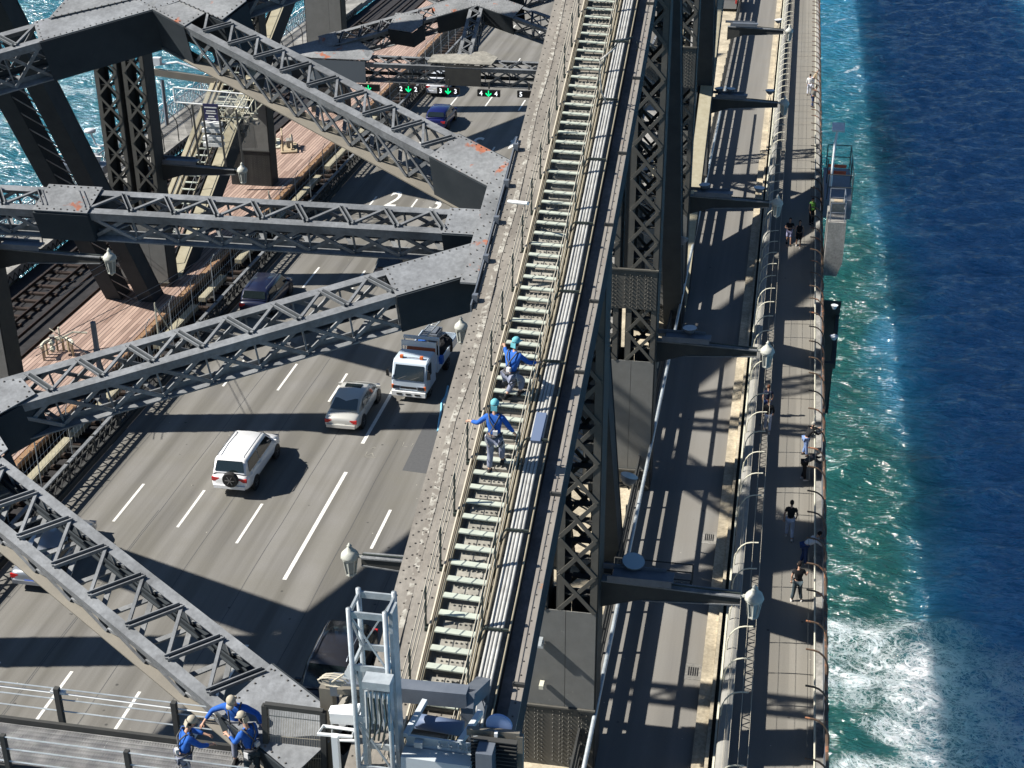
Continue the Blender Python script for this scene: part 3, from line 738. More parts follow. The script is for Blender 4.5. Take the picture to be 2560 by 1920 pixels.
mat('post_plate', (.16, .16, .15), .6, noise=(.2, .2, .19), scale=2, rust=(.66, (.24, .24, .22)), rust_scale=3)
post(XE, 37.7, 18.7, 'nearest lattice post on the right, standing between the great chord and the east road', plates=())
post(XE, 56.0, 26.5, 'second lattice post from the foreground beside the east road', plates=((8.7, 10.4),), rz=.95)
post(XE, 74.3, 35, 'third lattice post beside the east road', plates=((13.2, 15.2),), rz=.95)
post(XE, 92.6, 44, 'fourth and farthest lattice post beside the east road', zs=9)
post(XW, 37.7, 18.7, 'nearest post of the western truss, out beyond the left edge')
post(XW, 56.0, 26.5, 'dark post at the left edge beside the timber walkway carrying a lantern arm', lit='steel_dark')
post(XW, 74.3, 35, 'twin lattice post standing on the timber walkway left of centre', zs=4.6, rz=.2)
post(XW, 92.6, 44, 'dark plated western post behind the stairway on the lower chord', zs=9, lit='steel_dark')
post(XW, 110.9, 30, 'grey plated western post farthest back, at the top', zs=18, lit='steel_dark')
post(XE, 19.4, 12.4, 'post at the foreground hidden under the great chord')
# ---- web diagonals
def diagonal(X, Ya, za, Yb, zb, lb, m='steel_shaded'):
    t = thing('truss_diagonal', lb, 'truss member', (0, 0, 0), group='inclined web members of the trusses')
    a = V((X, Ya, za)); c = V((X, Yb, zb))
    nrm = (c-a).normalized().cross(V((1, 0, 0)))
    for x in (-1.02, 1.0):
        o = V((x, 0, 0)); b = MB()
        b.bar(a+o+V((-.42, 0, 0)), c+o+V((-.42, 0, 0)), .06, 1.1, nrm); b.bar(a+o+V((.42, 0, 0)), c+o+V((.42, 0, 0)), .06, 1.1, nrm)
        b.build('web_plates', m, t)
        b = MB()
        for s in (-1, 1): b.bar(a+o+nrm*(.56*s), c+o+nrm*(.56*s), .96, .04, nrm)
        b.build('cover_plate', m, t)
    b = MB(); L = (c-a).length; n = int(L/1.1)
    for i in range(n):
        for s in (-1, 1):
            p = a.lerp(c, i/n)+nrm*(.5*s); q = a.lerp(c, (i+1)/n)+nrm*(.5*s)
            b.bar(p+V((-.58, 0, 0)), q+V((.56, 0, 0)), .08, .03, nrm)
    b.build('lacing', 'steel', t)
    return t
diagonal(XW, 57.2, 25.0, 72.6, -1.0, 'pair of dark inclined beams leaning over the timber walkway at left')
diagonal(XW, 38.9, 18, 56, -12, 'western inclined beams just outside the left edge')
diagonal(XW, 75.6, 34, 92.0, 8.5, 'western inclined beams rising from the lower chord at the top left')
diagonal(XE-.5, 38.9, 18.4, 56, -12, 'nearest inclined beams between the great chord and the second post on the right')
diagonal(XE, 57.2, 26, 73.6, -1, 'inclined beams rising past the third post on the right')
diagonal(XE, 75.6, 34.5, 92.0, 8.8, 'farthest inclined beams at the top right of the truss')
# ---- lower chords
def lower_chord(X, lb, stairs=True):
    t = thing('lower_chord', lb, 'girder', (0, 0, 0), group='lower chords of the arch')
    P_ = [(66, -5.3), (74.3, -.5), (92.6, 9.2), (110.9, 18.5), (129.2, 27)]
    def st(b, x0, x1, dz, th):
        b.loft([[V((X+x0, y, z+dz)), V((X+x1, y, z+dz)), V((X+x1, y, z+dz-th)), V((X+x0, y, z+dz-th))] for y, z in P_]); return b
    st(MB(), -1.5, -.62, 0, .06).build('flange_plate', 'beam_pale', t); st(MB(), .75, 1.5, 0, .06).build('flange_plate', 'beam_pale', t)
    b = MB(); st(b, -1.5, -1.44, -.06, 1.5); st(b, -.6, -.54, .02, 1.5); st(b, .55, .61, .02, 1.5); st(b, 1.44, 1.5, -.06, 1.5); b.build('web_plates', 'steel_shaded', t)
    b = MB(); st(b, -1.2, -1.14, .12, .12); st(b, -.85, -.8, .12, .12); b.build('cables', 'tread_frame', t)
    if stairs:
        b = MB()
        for x in (-.5, .35): 
            b.loft([[V((X+x, y, z+.2)), V((X+x+.05, y, z+.2)), V((X+x+.05, y, z+.0)), V((X+x, y, z+.0))] for y, z in P_[1:4]])
        b.build('stringers', 'tread_frame', t)
        b = MB(); y = 76.0
        while y < 104: z = zin(LO, y); b.box((X-.05, y, z+.2), (.82, .2, .04)); y += .52
        b.build('treads', 'tread', t)
        b = MB()
        for x in (-.55, .42):
            for i in range(16): y = 76+i*1.8; z = zin(LO, y); b.tube([(X+x, y, z), (X+x, y, z+1.0)], .02, 4)
            b.tube([(X+x, 76, zin(LO, 76)+1), (X+x, 92.6, 10.2), (X+x, 104, zin(LO, 104)+1)], .022, 5)
        b.build('handrails', 'steel', t)
lower_chord(XW, 'pale lower chord with a ladder stair rising from the timber walkway')
lower_chord(XE, 'lower chord hidden behind the right-hand posts', False)

# ---- laced lateral girders between the trusses
def laced(A, B, w, d, lb, nz=None, g0=1.6, g1=1.6, bay=1.28, flw=.24, mt='steel', gm='gusset', flip=False, bottom='steel', name='laced_girder', group='laced bracing girders between the trusses'):
    A = V(A); B = V(B); t_ = (B-A); L = t_.length; t_.normalize()
    up_ = V(nz) if nz else V((0, -.38, 1)); up_ = (up_-t_*up_.dot(t_)).normalized(); r = t_.cross(up_)
    if r.y > 0: r = -r       # r points towards the camera side
    t = thing(name, lb, 'bracing girder', (0, 0, 0), group=group)
    def P(s, x, z): return A+t_*s+r*x+up_*z
    for sx in (-1, 1):
        b = MB(); b.bar(P(0, sx*w/2, 0), P(L, sx*w/2, 0), flw, .035, up_); b.bar(P(0, sx*(w/2+flw/2-.02), -.13), P(L, sx*(w/2+flw/2-.02), -.13), .035, .25, up_); b.build('top_flange', mt, t)
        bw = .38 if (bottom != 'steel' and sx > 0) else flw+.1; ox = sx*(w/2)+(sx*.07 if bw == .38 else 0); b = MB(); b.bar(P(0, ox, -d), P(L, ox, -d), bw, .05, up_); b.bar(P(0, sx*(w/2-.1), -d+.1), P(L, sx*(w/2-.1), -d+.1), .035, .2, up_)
        b.build('bottom_flange', bottom if sx > 0 else 'steel_shaded', t)
    n = max(2, round((L-g0-g1)/bay)); bl = (L-g0-g1)/n; b = MB(); s_ = MB(); q = MB(); dk = MB()
    for i in range(n):
        s = g0+i*bl; k = .38
        a0 = (s, w/2-.05) if not flip else (s, -w/2+.05); a1 = (s+bl*k, -a0[1]); a2 = (s+bl, a0[1])
        b.bar(P(a0[0]-.07, a0[1], .07), P(a1[0]-.07, a1[1], .07), .025, .1, up_); b.bar(P(a0[0]+.07, a0[1], .07), P(a1[0]+.07, a1[1], .07), .025, .1, up_); dk.bar(P(a0[0], a0[1], .03), P(a1[0], a1[1], .03), .14, .03, up_); b.bar(P(a1[0], a1[1], .04), P(a2[0], a2[1], .04), .075, .06, up_)
        q.bar(P(a0[0], a0[1], -d-.05), P(a1[0], a1[1], -d-.05), .12, .05, up_); q.bar(P(a1[0], a1[1], -d-.05), P(a2[0], a2[1], -d-.05), .12, .05, up_)
        for sx in (-1, 1):
            x = sx*(w/2+.05)
            s_.bar(P(s, x, -.1), P(s+bl, x, -d+.05), .11, .04, r); s_.bar(P(s+bl, x+sx*.05, -.1), P(s, x+sx*.05, -d+.05), .11, .04, r)
            q.bar(P(s, x*.9, -.1), P(s, x*.9, -d), .05, .05, r)
    b.build('top_lacing', mt, t); dk.build('lacing_channels', 'steel_shaded', t); s_.build('side_lacing', mt, t); q.build('bottom_lacing', mt, t)
    for nm, s0, s1, g in (('gusset', 0, g0, g0), ('gusset', L-g1, L, g1)):
        if g < .3: continue
        b = MB(); k0 = -.0; W2 = w/2+flw/2+.02
        b.bar(P(s0, 0, .045), P(s1, 0, .045), 2*W2, .03, up_); gu = b.build(nm, gm, t)
        b = MB()
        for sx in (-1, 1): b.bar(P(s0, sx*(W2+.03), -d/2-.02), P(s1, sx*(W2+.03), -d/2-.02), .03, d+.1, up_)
        b.build('web_plate', 'steel_shaded', t)
        rv = MB(); s = s0+.12
        while s < s1-.08:
            for x in (-W2+.07, W2-.07): rv.rivet(P(s, x, .06), up_, .026, .025)
            s += .2
        s = -W2+.1
        while s < W2-.1:
            e = s1-.1 if nm == 'gusset' and s0 == 0 else s0+.1
            rv.rivet(P(e, s, .06), up_, .026, .025); s += .22
        rv.build('rivets', 'rivet', gu)
    return t
C1 = (-20.8, 28.75, 15.95); C2 = (-20.8, 46.5, 22.75); C3 = (-20.8, 65.0, 31.0)
def J(Y, side='E', dy=0): 
    x = -7.32 if side == 'E' else -34.28; return (x, Y+dy, cz(Y+dy)-.72)
PA = (0, -.41, 1); PB = (0, -.33, 1)
laced(J(37.7, 'E', 1.3), C2, .95, 1.45, 'long lit bracing girder from the chord joint up to the big corner box', PA, 2.7, 2.0, gm='gusset_rusty', bottom='steel_warm', flip=True)
laced(J(37.7, 'E', -.4), (-34.28, 37.3, 18.75), .85, .95, 'level bracing girder crossing the whole picture from the chord joint to the left edge', PB, 1.6, 1.6, bay=1.33)
laced(J(37.7, 'E', -1.5), C1, .95, 1.15, 'bracing girder running down-left from the chord joint over the dark blue car', PB, 3.0, 2.2)
laced((-7.9, 21.3, 13.7), C1, 1.2, .72, 'nearest bracing girder running from the lower joint up to the left edge', PB, 2.3, 2.0, bottom='steel_warm', flip=True)
laced(J(37.7, 'W', 1.3), C2, .95, 1.45, 'bracing girder leaving the big corner box towards the left edge', PA, 2.7, 4.2, flip=True)
laced(J(37.7, 'W', -1.5), C1, .95, 1.15, 'bracing girder outside the left edge near the middle', PB, 2.3, 2.2)
laced((-33.7, 21.3, 13.7), C1, 1.25, .85, 'bracing girder outside the lower left edge', PB, 2.3, 2.0)
laced(C2, (-7.3, 54.7, 26.8), .95, 1.45, 'dark bracing girder leaving the big corner box to the top of the picture', PA, 2.6, 2.6)
laced(C2, (-34.3, 54.7, 26.8), .95, 1.45, 'dark bracing girder above the top left corner', PA, 2.6, 2.6)
laced((-7.3, 56, 27.2), (-34.3, 56, 27.2), .85, 1.2, 'level bracing girder above the top edge of the picture', PA)
laced(C3, (-7.3, 73.5, 34.8), .95, 1.45, 'bracing girder of the next bay above the frame, right half', PA, 2.6, 2.6)
laced(C3, (-34.3, 73.5, 34.8), .95, 1.45, 'bracing girder of the next bay above the frame, left half', PA, 2.6, 2.6)
laced(C3, (-7.3, 57, 27.6), .95, 1.45, 'bracing girder rising from the second chord joint above the frame, right half', PA, 2.6, 2.6)
laced(C3, (-34.3, 57, 27.6), .95, 1.45, 'bracing girder rising from the second chord joint above the frame, left half', PA, 2.6, 2.6)
laced((-7.3, 74.3, 35.2), (-34.3, 74.3, 35.2), .85, 1.2, 'third level bracing girder high above the frame', PA)
# centre node boxes
def node_box(c, lb, rx, ry, d, nv, gm='gusset', pts=None):
    t = thing('node_box', lb, 'gusset box', (0, 0, 0), group='boxes joining the bracing girders'); c = V(c); up_ = V(nv).normalized(); e1 = V((1, 0, 0)); e2 = up_.cross(e1).normalized()
    pts = pts or [(-rx, -.55*ry), (-.5*rx, -ry*.25), (0, -ry*.05), (.5*rx, -ry*.25), (rx, -.55*ry), (rx*.95, ry*.5), (0, ry), (-rx*.95, ry*.5)]
    W_ = [c+e1*a+e2*b_ for a, b_ in pts]
    MB().prism([p+up_*.07 for p in W_], up_*.03).build('top_plate', gm, t)
    b = MB(); n = len(W_)
    for i in range(n):
        a, q = W_[i], W_[(i+1) % n]; b.bar(a-up_*d/2, q-up_*d/2, .04, d, up_)
    b.build('web_plates', 'steel_shaded', t)
    rv = MB()
    for i in range(n):
        a, q = W_[i], W_[(i+1) % n]; L = (q-a).length
        for k in range(int(L/.22)):
            p = a.lerp(q, (k+.5)/int(L/.22)); p = p+(c-p).normalized()*.1+up_*.1; rv.rivet(p, up_, .03, .03)
    rv.build('rivets', 'rivet', t)
node_box(C2, 'big dark corner box with a light grey riveted lid and orange rust at top left', 2.9, 2.2, 1.6, PA, 'gusset_rusty', [(-3.4, -1.5), (0, .2), (2.6, -1.2), (3.1, -.1), (1.5, 1.1), (2.4, 2.2), (-2.4, 2.2), (-1.5, 1.2), (-3.2, -.1)][::1])
node_box((-20.25, 37.3, 18.8), 'light grey lid with a rust spot on the level girder at left', .85, .66, .95, PB, 'gusset_rusty', [(-.85, -.62), (.85, -.62), (.85, .62), (-.85, .62)])
node_box(C1, 'dark box with a light riveted lid cut off by the left edge', 2.6, 1.5, 1.3, PB, 'gusset', [(-2.6, -1.6), (0, -.6), (2.6, -1.6), (3.0, -.7), (2.1, .2), (2.9, 1.2), (2.3, 1.7), (0, .8), (-2.9, 1.2)])

# ---- lower lateral system: portal with lane signs
ZP = 9.05
laced((-33.6, 92.6, ZP), (-8, 92.6, ZP), 1.1, 1.25, 'pale portal girder carrying the lane signals over the main road', (0, -.2, 1), 3.0, 3.0, bay=1.6, mt='steel_portal' if 'steel_portal' in MT else 'steel', group='portal girders over the main road')
t = thing('node_box', 'large pale hexagonal lid on the middle of the portal girder', 'gusset box', group='boxes joining the bracing girders')
MB().prism([V(p) for p in ((-23.0, 92.0, 9.15), (-18.7, 92.0, 9.15), (-18.5, 93.2, 9.35), (-19.6, 94.1, 9.5), (-20.8, 93.5, 9.45), (-22.9, 93.2, 9.35))], (0, 0, .05)).build('top_plate', 'chord_pale', t)
MB().box((-20.6, 92.0, 8.4), (2.4, .08, 1.35)).build('web_plate', 'steel_dark', t)
t = thing('node_box', 'large slate blue plated box at the left end of the portal girder', 'gusset box', group='boxes joining the bracing girders')
b = MB(); b.box((-29.0, 91.95, 8.35), (3.6, .08, 1.45)); b.prism([V((-30.8, 91.95, 9.0)), V((-30.8, 91.95, 7.65)), V((-33.6, 93.2, 7.9)), V((-33.6, 93.2, 9.2))], (0, .08, 0)); b.build('web_plate', 'slate', t) if 'slate' in MT else b.build('web_plate', mat('slate', (.11, .13, .15), .55), t)
MB().prism([V(p) for p in ((-33.6, 93.2, 9.25), (-30.8, 91.9, 9.15), (-26.9, 91.9, 9.15), (-26.9, 93.2, 9.35), (-28.6, 94.6, 9.9), (-31.0, 94.3, 9.8))], (0, 0, .04)).build('top_plate', 'gusset_rusty', t)
D1 = (-20.8, 98.2, 12.1)
laced((-30.8, 93.8, 9.7), D1, 1.1, 1.3, 'pale bracing girder with rusty plates climbing right above the portal', (0, -.53, 1), 1.2, 3.2, bay=1.5, gm='gusset_rusty', group='bracing girders of the lower chords')
laced((-9.0, 93.8, 9.7), D1, 1.1, 1.3, 'bracing girder climbing left from behind the great chord above the portal', (0, -.53, 1), 1.2, 3.2, bay=1.5, gm='gusset_rusty', group='bracing girders of the lower chords')
laced((-20.8, 93.2, 9.3), D1, .7, 1.1, 'short dark girder joining the portal lid to the box above it', (0, -.53, 1), .3, .5, bay=.9, group='bracing girders of the lower chords')
laced(D1, (-34.0, 104.5, 15.5), 1.1, 1.5, 'bracing girder leaving the top edge to the left above the portal', (0, -.53, 1), 3, 2, bay=1.5, group='bracing girders of the lower chords')
laced(D1, (-7.4, 104.5, 15.5), 1.1, 1.5, 'bracing girder leaving the top edge to the right above the portal', (0, -.53, 1), 3, 2, bay=1.5, group='bracing girders of the lower chords')
rp = at(1015, 58, y=95.6)
node_box((rp.x, rp.y, rp.z), 'pale square lid with orange rust on the climbing girder near the top', 1.1, .9, 1.2, (0, -.53, 1), 'gusset_rusty', [(-1.1, -.7), (.6, -1.0), (1.2, -.2), (1.0, .9), (-.9, .9)])
# lane signals
for i, (xc, n1, n2, lb) in enumerate(((-28.05, '1', '', 'leftmost lane signal, a green arrow seen over the timber walkway edge'), (-25.25, '2', '2', 'lane signal with a green arrow just left of the far white car'), (-22.4, '3', '3', 'lane signal with a green arrow just right of the far white car'), (-19.45, '4', '4', 'rightmost of the green arrow lane signals, near the great chord'), (-16.6, '5', '', 'dim lane signal without a green arrow, half hidden by the great chord'))):
    xc = at((922, 1022, 1121, 1222, 1322)[i], 222, y=91.4).x
    t = thing('lane_signal', lb, 'lane signal', (xc, 91.4, at((922, 1022, 1121, 1222, 1322)[i], (219, 222, 227, 233, 236)[i], y=91.4).z), group='lane signals under the portal')
    MB().box((0, 0, 0), (1.5, .22, .42)).build('housing', 'sign_black', t)
    MB().box((0, .1, .5), (.1, .1, .45)).build('hanger', 'steel_dark', t)
    if n1 != '5':
        a = MB(); a.prism([V((-.03, -.13, .2)), V((.03, -.13, .2)), V((.03, -.13, -.16)), V((-.03, -.13, -.16))], (0, .02, 0))
        for s in (-1, 1): a.prism([V((0, -.13, -.2)), V((s*.19, -.13, -.03)), V((s*.19, -.13, .04)), V((s*.14, -.13, .03)), V((0, -.13, -.1))], (0, .02, 0))
        a.build('arrow', 'green_lit', t)
    for s_, x in ((n1, -.5 if n1 != '1' else -.45), (n2, .5)):
        if s_: text_mesh('figure', s_, .42, (x, -.125, 0), 0, math.pi/2, 'number_lit', t, th=.02)
# ================================================================== STAIRWAY ON THE CHORD
t = thing('stairway', 'metal stairway with pale treads climbing along the great chord', 'stairway')
y = 20.7; n = 0
slope = lambda y: (cz(y+.3)-cz(y-.3))/.6
while y < 49 and n < 72:
    z = cz(y)+.17
    MB().box((-5.76, y, z), (.84, .17, .03), q=Matrix.Rotation(.04, 3, 'Y')).build('tread', 'tread', t); y += .40; n += 1
for x in (-6.24, -5.28):
    b = MB(); strip(b, x, x+.05, .19, .17, y0=20.3, y1=49.5); b.build('stringer', 'tread_frame', t)
for x, side in ((-6.42, -1), (-5.22, 1)):
    po = MB(); y = 21.2
    while y < 49:
        z = cz(y)
        po.bar((x, y, z-.02), (x+side*.0, y+.1, z+1.0), .035, .07, (0, 1, 0)); po.box((x-side*.04, y, z+.04), (.1, .16, .1)); y += 1.42
    po.each('handrail_post', 'cable', t, 2)
    w = MB()
    for h in (.4, .7, 1.0):
        w.tube([(x, yy, cz(yy)+h) for yy in (20.5, 22.8, 25.1, 31, 34, 37.7, 42, 46.2, 49)], .012, 4)
    w.tube([(x-side*.1, yy, cz(yy)+.12) for yy in (20.5, 22.8, 25.1, 31, 34, 37.7, 42, 46.2, 49)], .03, 5)
    w.build('handrail_wires', 'wire_lit', t)
t = thing('conduit_bundle', 'bundle of silvery pipes clamped beside the stairway', 'pipes')
YS = [20.4, 22.8, 25.1, 28, 31, 34, 37.7, 42, 46.2, 49.5]
for x, r, m_ in ((-5.16, .03, 'tread_frame'), (-5.04, .04, 'conduit'), (-4.96, .038, 'conduit'), (-4.88, .045, 'conduit'), (-4.80, .035, 'conduit'), (-4.64, .022, 'tread_frame')):
    MB().tube([(x+.012*math.sin(yy*1.3), yy, cz(yy)+.16) for yy in YS], r, 7).build('pipe', m_, t, smooth=True)
b = MB()
for i, y in enumerate((21.6, 24.0, 26.4, 28.9, 31.3, 33.8, 36.3, 38.8, 41.3, 43.9, 46.5)):
    b.box((-4.9, y, cz(y)+.24), (.5, .05, .05)); b.tube([(-5.14, y, cz(y)+.24), (-5.2, y-.1, cz(y)+.22), (-5.26, y-.3, cz(y)+.1)], .025, 4)
b.build('clamps', 'cable', t)
tag(MB().box((-4.92, 29.25, cz(29.25)+.22), (.24, .9, .1), q=Matrix.Rotation(.33, 3, 'X')).build('sleeve', 'conduit_blue', t)) 
def cable(name, lb, pts, r, m_):
    tag(MB().tube(pts, r, 5).build(name, m_, smooth=True), lb, 'cable')
cable('cable', 'dark green cable looping over the pipes and dropping to a loose white end', [at(1540, 118, x=-4.9), at(1500, 150, x=-5.0), at(1500, 200, x=-5.15), at(1504, 232, x=-5.1), at(1523, 270, x=-4.9), at(1534, 345, x=-4.75)], .025, 'conduit')
cable('cable', 'black cable arching from the pipes over the dark groove near the top', [at(1582, 92, x=-4.5), at(1548, 103, x=-4.8), at(1520, 135, x=-5.05), at(1498, 175, x=-5.2), at(1495, 225, x=-5.2)], .02, 'cable')
cable('cable', 'thin black cable hooked on the right flange of the chord', [at(1592, 105, x=-4.4), at(1597, 118, x=-4.35), at(1590, 128, x=-4.45)], .015, 'cable')
tag(MB().tube([at(1272, 583, x=-6.9)+V((0, 0, .9)), at(1320, 598, x=-6.3)+V((0, 0, 1.0))], .05, 6).build('lamp_tube', 'white_metal'), 'white tube lamp sticking out across the left flange of the chord', 'lamp')

# ================================================================== LANTERNS ON ARMS
def lantern(parent):
    L = thing('lantern', 'x', 'lantern'); L.parent = parent
    del L['label']; del L['category']
    MB().lathe((0, 0, 0), [(.03, .62), (.05, .56), (.09, .52), (.04, .47), (.11, .43), (.12, .38), (.2, .33), (.27, .25), (.30, .16), (.31, .1), (.26, .06)], 12).build('cap', 'lantern', L, smooth=True)
    g = MB(); g.loft([[V((r*math.cos(k*math.pi/4), r*math.sin(k*math.pi/4), z)) for k in range(8)] for r, z in ((.235, .07), (.15, -.52))]); g.build('glass', 'lantern_glass', L)
    f = MB()
    for k in range(8):
        a = k*math.pi/4; f.tube([(.25*math.cos(a), .25*math.sin(a), .08), (.16*math.cos(a), .16*math.sin(a), -.54)], .022, 4)
    f.lathe((0, 0, 0), [(.17, -.5), (.18, -.56), (.06, -.66), (.03, -.7)], 8); f.lathe((0, 0, 0), [(.27, .02), (.27, .1)], 8)
    f.build('frame', 'lantern', L); return L
def lamp_arm(x0, x1, Y, z, lb, seed=0, flood=0, dark=True, droop=.0):
    """arm from post (x0) to lantern (x1)"""
    t = thing('street_lamp', lb, 'lamp', (0, 0, 0), group='lanterns on arms along the truss'); s = 1 if x1 > x0 else -1
    xe = x1-s*.42
    b = MB(); L = abs(xe-x0)
    b.prism([V((x0, Y-.14, z+.22)), V((x0, Y-.14, z-.75)), V((x0+s*L*.3, Y-.14, z-.32)), V((xe, Y-.14, z-.12)), V((xe, Y-.14, z+.12))], (0, .03, 0))
    b.prism([V((x0, Y+.14, z+.22)), V((x0, Y+.14, z-.75)), V((x0+s*L*.3, Y+.14, z-.32)), V((xe, Y+.14, z-.12)), V((xe, Y+.14, z+.12))], (0, .03, 0))
    b.build('bracket_web', 'steel_dark', t)
    b = MB(); b.bar((x0, Y, z+.25), (xe, Y, z+.14), .36, .05); b.build('top_flange', 'steel', t)
    b = MB(); b.bar((x0+s*L*.3, Y, z-.35), (xe, Y, z-.14), .34, .04); b.build('bottom_flange', 'steel', t)
    b = MB(); b.tube([(xe, Y, z+.1), (x1-s*.15, Y, z+.12), (x1, Y, z+.1)], .06, 6); b.build('stem', 'lantern', t)
    if flood:
        for fx in flood:
            b = MB(); b.tube([(fx-.1, Y, z+.2), (fx, Y+.1, z+.62), (fx+.1, Y, z+.2)], .03, 5)
            q = Matrix.Rotation(random.uniform(-.15, .15), 3, 'Y')
            b.build('floodlight_bracket', 'steel_warm', t)
            MB().lathe((fx, Y+.05, z+.62), [(.1, 0), (.2, .1), (.3, .26), (.31, .27)], 12, q=q).build('floodlight_bowl', 'galv_dark', t, smooth=True)
            MB().lathe((fx, Y+.05, z+.62), [(.295, .272), (.295, .28)], 14, q=q).build('floodlight_glass', 'dish', t)
    if L > 3:
        b = MB(); b.box((x0+s*1.3, Y-.02, z+.52), (1.9, .5, .06)); b.box((x0+s*1.2, Y-.3, z+.45), (2.0, .04, .24)); b.box((x0+s*.9, Y+.24, z+.56), (2.2, .05, .18)); b.build('cable_tray', 'galv_dark', t)
        b = MB(); b.tube([(x0+s*.5, Y-.1, z+.4), (x0+s*2.5, Y-.1, z+.32), (xe, Y, z+.2)], .03, 5)
        b.build('cable', 'cable', t)
    l = lantern(t); l.location = (x1, Y, z-.05); return t
LZ = 6.7
for i, (px_, py_, lb, fl) in enumerate(((1885, 1500, 'nearest lantern arm over the east road, dark with a cable tray', ()), (1918, 883, 'second lantern arm over the east road with a pale round floodlight', (-3.0,)), (1943, 512, 'third lantern arm over the east road, lit along its top', (-3.6, -.75)), (1961, 262, 'fourth lantern arm over the east road with floodlight bowls', (-3.9, -3.2, -.7)), (1973, 80, 'fifth and farthest lantern arm over the east road at the top', (-.6,)))):
    Yl = (37.7+18.3*i)+.2; p = at(px_, py_, y=Yl)
    lamp_arm(-4.35, p.x, Yl, p.z+.0, lb, i, fl)
for px_, py_, Yl, lb in ((275, 650, 56.3, 'lantern arm from the dark left post over the timber walkway'), (606, 430, 74.6, 'lantern arm from the twin lattice post towards the road'), (836, 212, 92.9, 'small far lantern arm below the slate blue box')):
    p = at(px_, py_, y=Yl); lamp_arm(-34.4 if Yl < 90 else -32.6, p.x, Yl, p.z, lb)
for px_, py_, Yl, lb in ((875, 1395, 38.0, 'lantern on a short arm sticking out left of the great chord over the road'), (1153, 822, 56.3, 'lantern peeping out left of the great chord behind the truck')):
    p = at(px_, py_, y=Yl); lamp_arm(-7.3, p.x, Yl, p.z, lb)
def bowl(px_, py_, Y, lb, tip=(0, 0)):
    p = at(px_, py_, y=Y); t = thing('floodlight', lb, 'floodlight', p, group='bowl floodlights on posts'); t.rotation_euler = (tip[0], tip[1], 0)
    MB().lathe((0, 0, 0), [(.1, -.3), (.16, -.28), (.3, -.1), (.36, .08), (.37, .1)], 16).build('bowl', 'galv_dark', t, smooth=True)
    MB().lathe((0, 0, 0), [(.35, .1), (.35, .115)], 16).build('glass', mat('flood_glass%d' % int(py_), (.35, .45, .5), .12, spec=.9), t)
    b = MB(); b.tube([(-.2, .2, -.5), (0, 0, -.3), (.15, .15, -.5)], .04, 5); b.tube([(0, 0, -.3), (-.9, .2, -.4)], .04, 5); b.build('bracket', 'steel_dark', t)
bowl(1583, 1408, 38.3, 'bright bowl floodlight beside the nearest lantern arm', (.25, .1)); bowl(1572, 1195, 50.0, 'dark blue bowl floodlight above the cream paving', (-.2, .25)); bowl(1703, 597, 69.0, 'ball-like bowl floodlight left of the third lantern arm', (-.4, .2)); 
# walkway hanging outside the nearest lamp arm
t = thing('service_platform', 'dark railed service platform beside the nearest lantern arm', 'platform', (0, 0, 0))
b = MB(); p = at(1600, 1470, y=38.4); b.box((p.x+.3, 38.6, p.z-.1), (2.6, 1.0, .06)); b.build('deck', 'grate', t)
b = MB()
for xx in (-.9, 1.6):
    for zz in (0,): b.tube([(p.x+xx, 38.2, p.z-.1), (p.x+xx, 38.2, p.z+.6)], .025, 4); b.tube([(p.x+xx, 39.1, p.z-.1), (p.x+xx, 39.1, p.z+.6)], .025, 4)
for yy in (38.2, 39.1):
    for zz in (.3, .6): b.tube([(p.x-.9, yy, p.z+zz), (p.x+1.6, yy, p.z+zz)], .025, 4)
b.build('rails', 'steel_dark', t)

# ================================================================== INSPECTION POD (east)
pt = at(2085, 556, y=80.0); pb = at(2085, 690, y=80.0)
t = thing('inspection_pod', 'grey concrete box with railings hanging outside the footpath', 'platform', (0, 0, 0))
b = MB(); zb_, zt_ = pb.z, pt.z
PX1 = at(2116, 556, y=80).x
b.prism([V((3.2, 80, zt_)), V((PX1, 80, zt_)), V((PX1, 80, zt_-2.4)), V((PX1-.25, 80, zb_)), V((3.2, 80, zb_))], (0, 2.8, 0)); b.build('shell', 'conc', t)
b = MB()
for yy in (80.1, 82.7):
    for xx in (3.3, PX1-.1): b.tube([(xx, yy, zt_), (xx, yy, zt_+1.1)], .03, 4)
for hh in (.55, 1.1):
    b.tube([(3.3, 80.1, zt_+hh), (PX1-.1, 80.1, zt_+hh), (PX1-.1, 82.7, zt_+hh), (3.3, 82.7, zt_+hh)], .035, 5)
b.build('railing', 'galv_dark', t)
tag(MB().box((3.7, 81.9, zt_+.35), (.8, .6, .6)).build('cabinet', 'chord_pale', t))
tag(MB().box((3.75, 81.9, zt_+.66), (.5, .4, .02)).build('lid', 'tan', t))
t = thing('pod_platform', 'upper railed platform behind the concrete pod with orange barriers', 'platform', (0, 0, 0))
q0 = at(2085, 500, y=88.0); zz0 = q0.z
MB().box((4.0, 91.2, zz0-.6), (1.7, 6.4, 1.2)).build('deck', 'galv_dark', t)
b = MB()
for yy in (88.1, 91.2, 94.3):
    for xx in (3.3, 4.8): b.tube([(xx, yy, zz0), (xx, yy, zz0+1.6)], .035, 4)
for hh in (.8, 1.6): b.tube([(4.8, 88.1, zz0+hh), (4.8, 94.3, zz0+hh), (3.3, 94.3, zz0+hh)], .035, 5); b.tube([(3.3, 88.1, zz0+hh), (4.8, 88.1, zz0+hh)], .035, 5)
b.build('railing', mat('rail_green', (.03, .038, .04), .5), t)
b = MB(); b.box((3.9, 91.9, zz0+.5), (1.2, .08, .25)); b.box((3.9, 92.2, zz0+.85), (1.2, .08, .2)); b.build('barrier_boards', mat('orange_board', (.6, .12, .06), .6), t)
lp = at(2076, 468, y=89.0); lt = at(2090, 320, y=89.0)
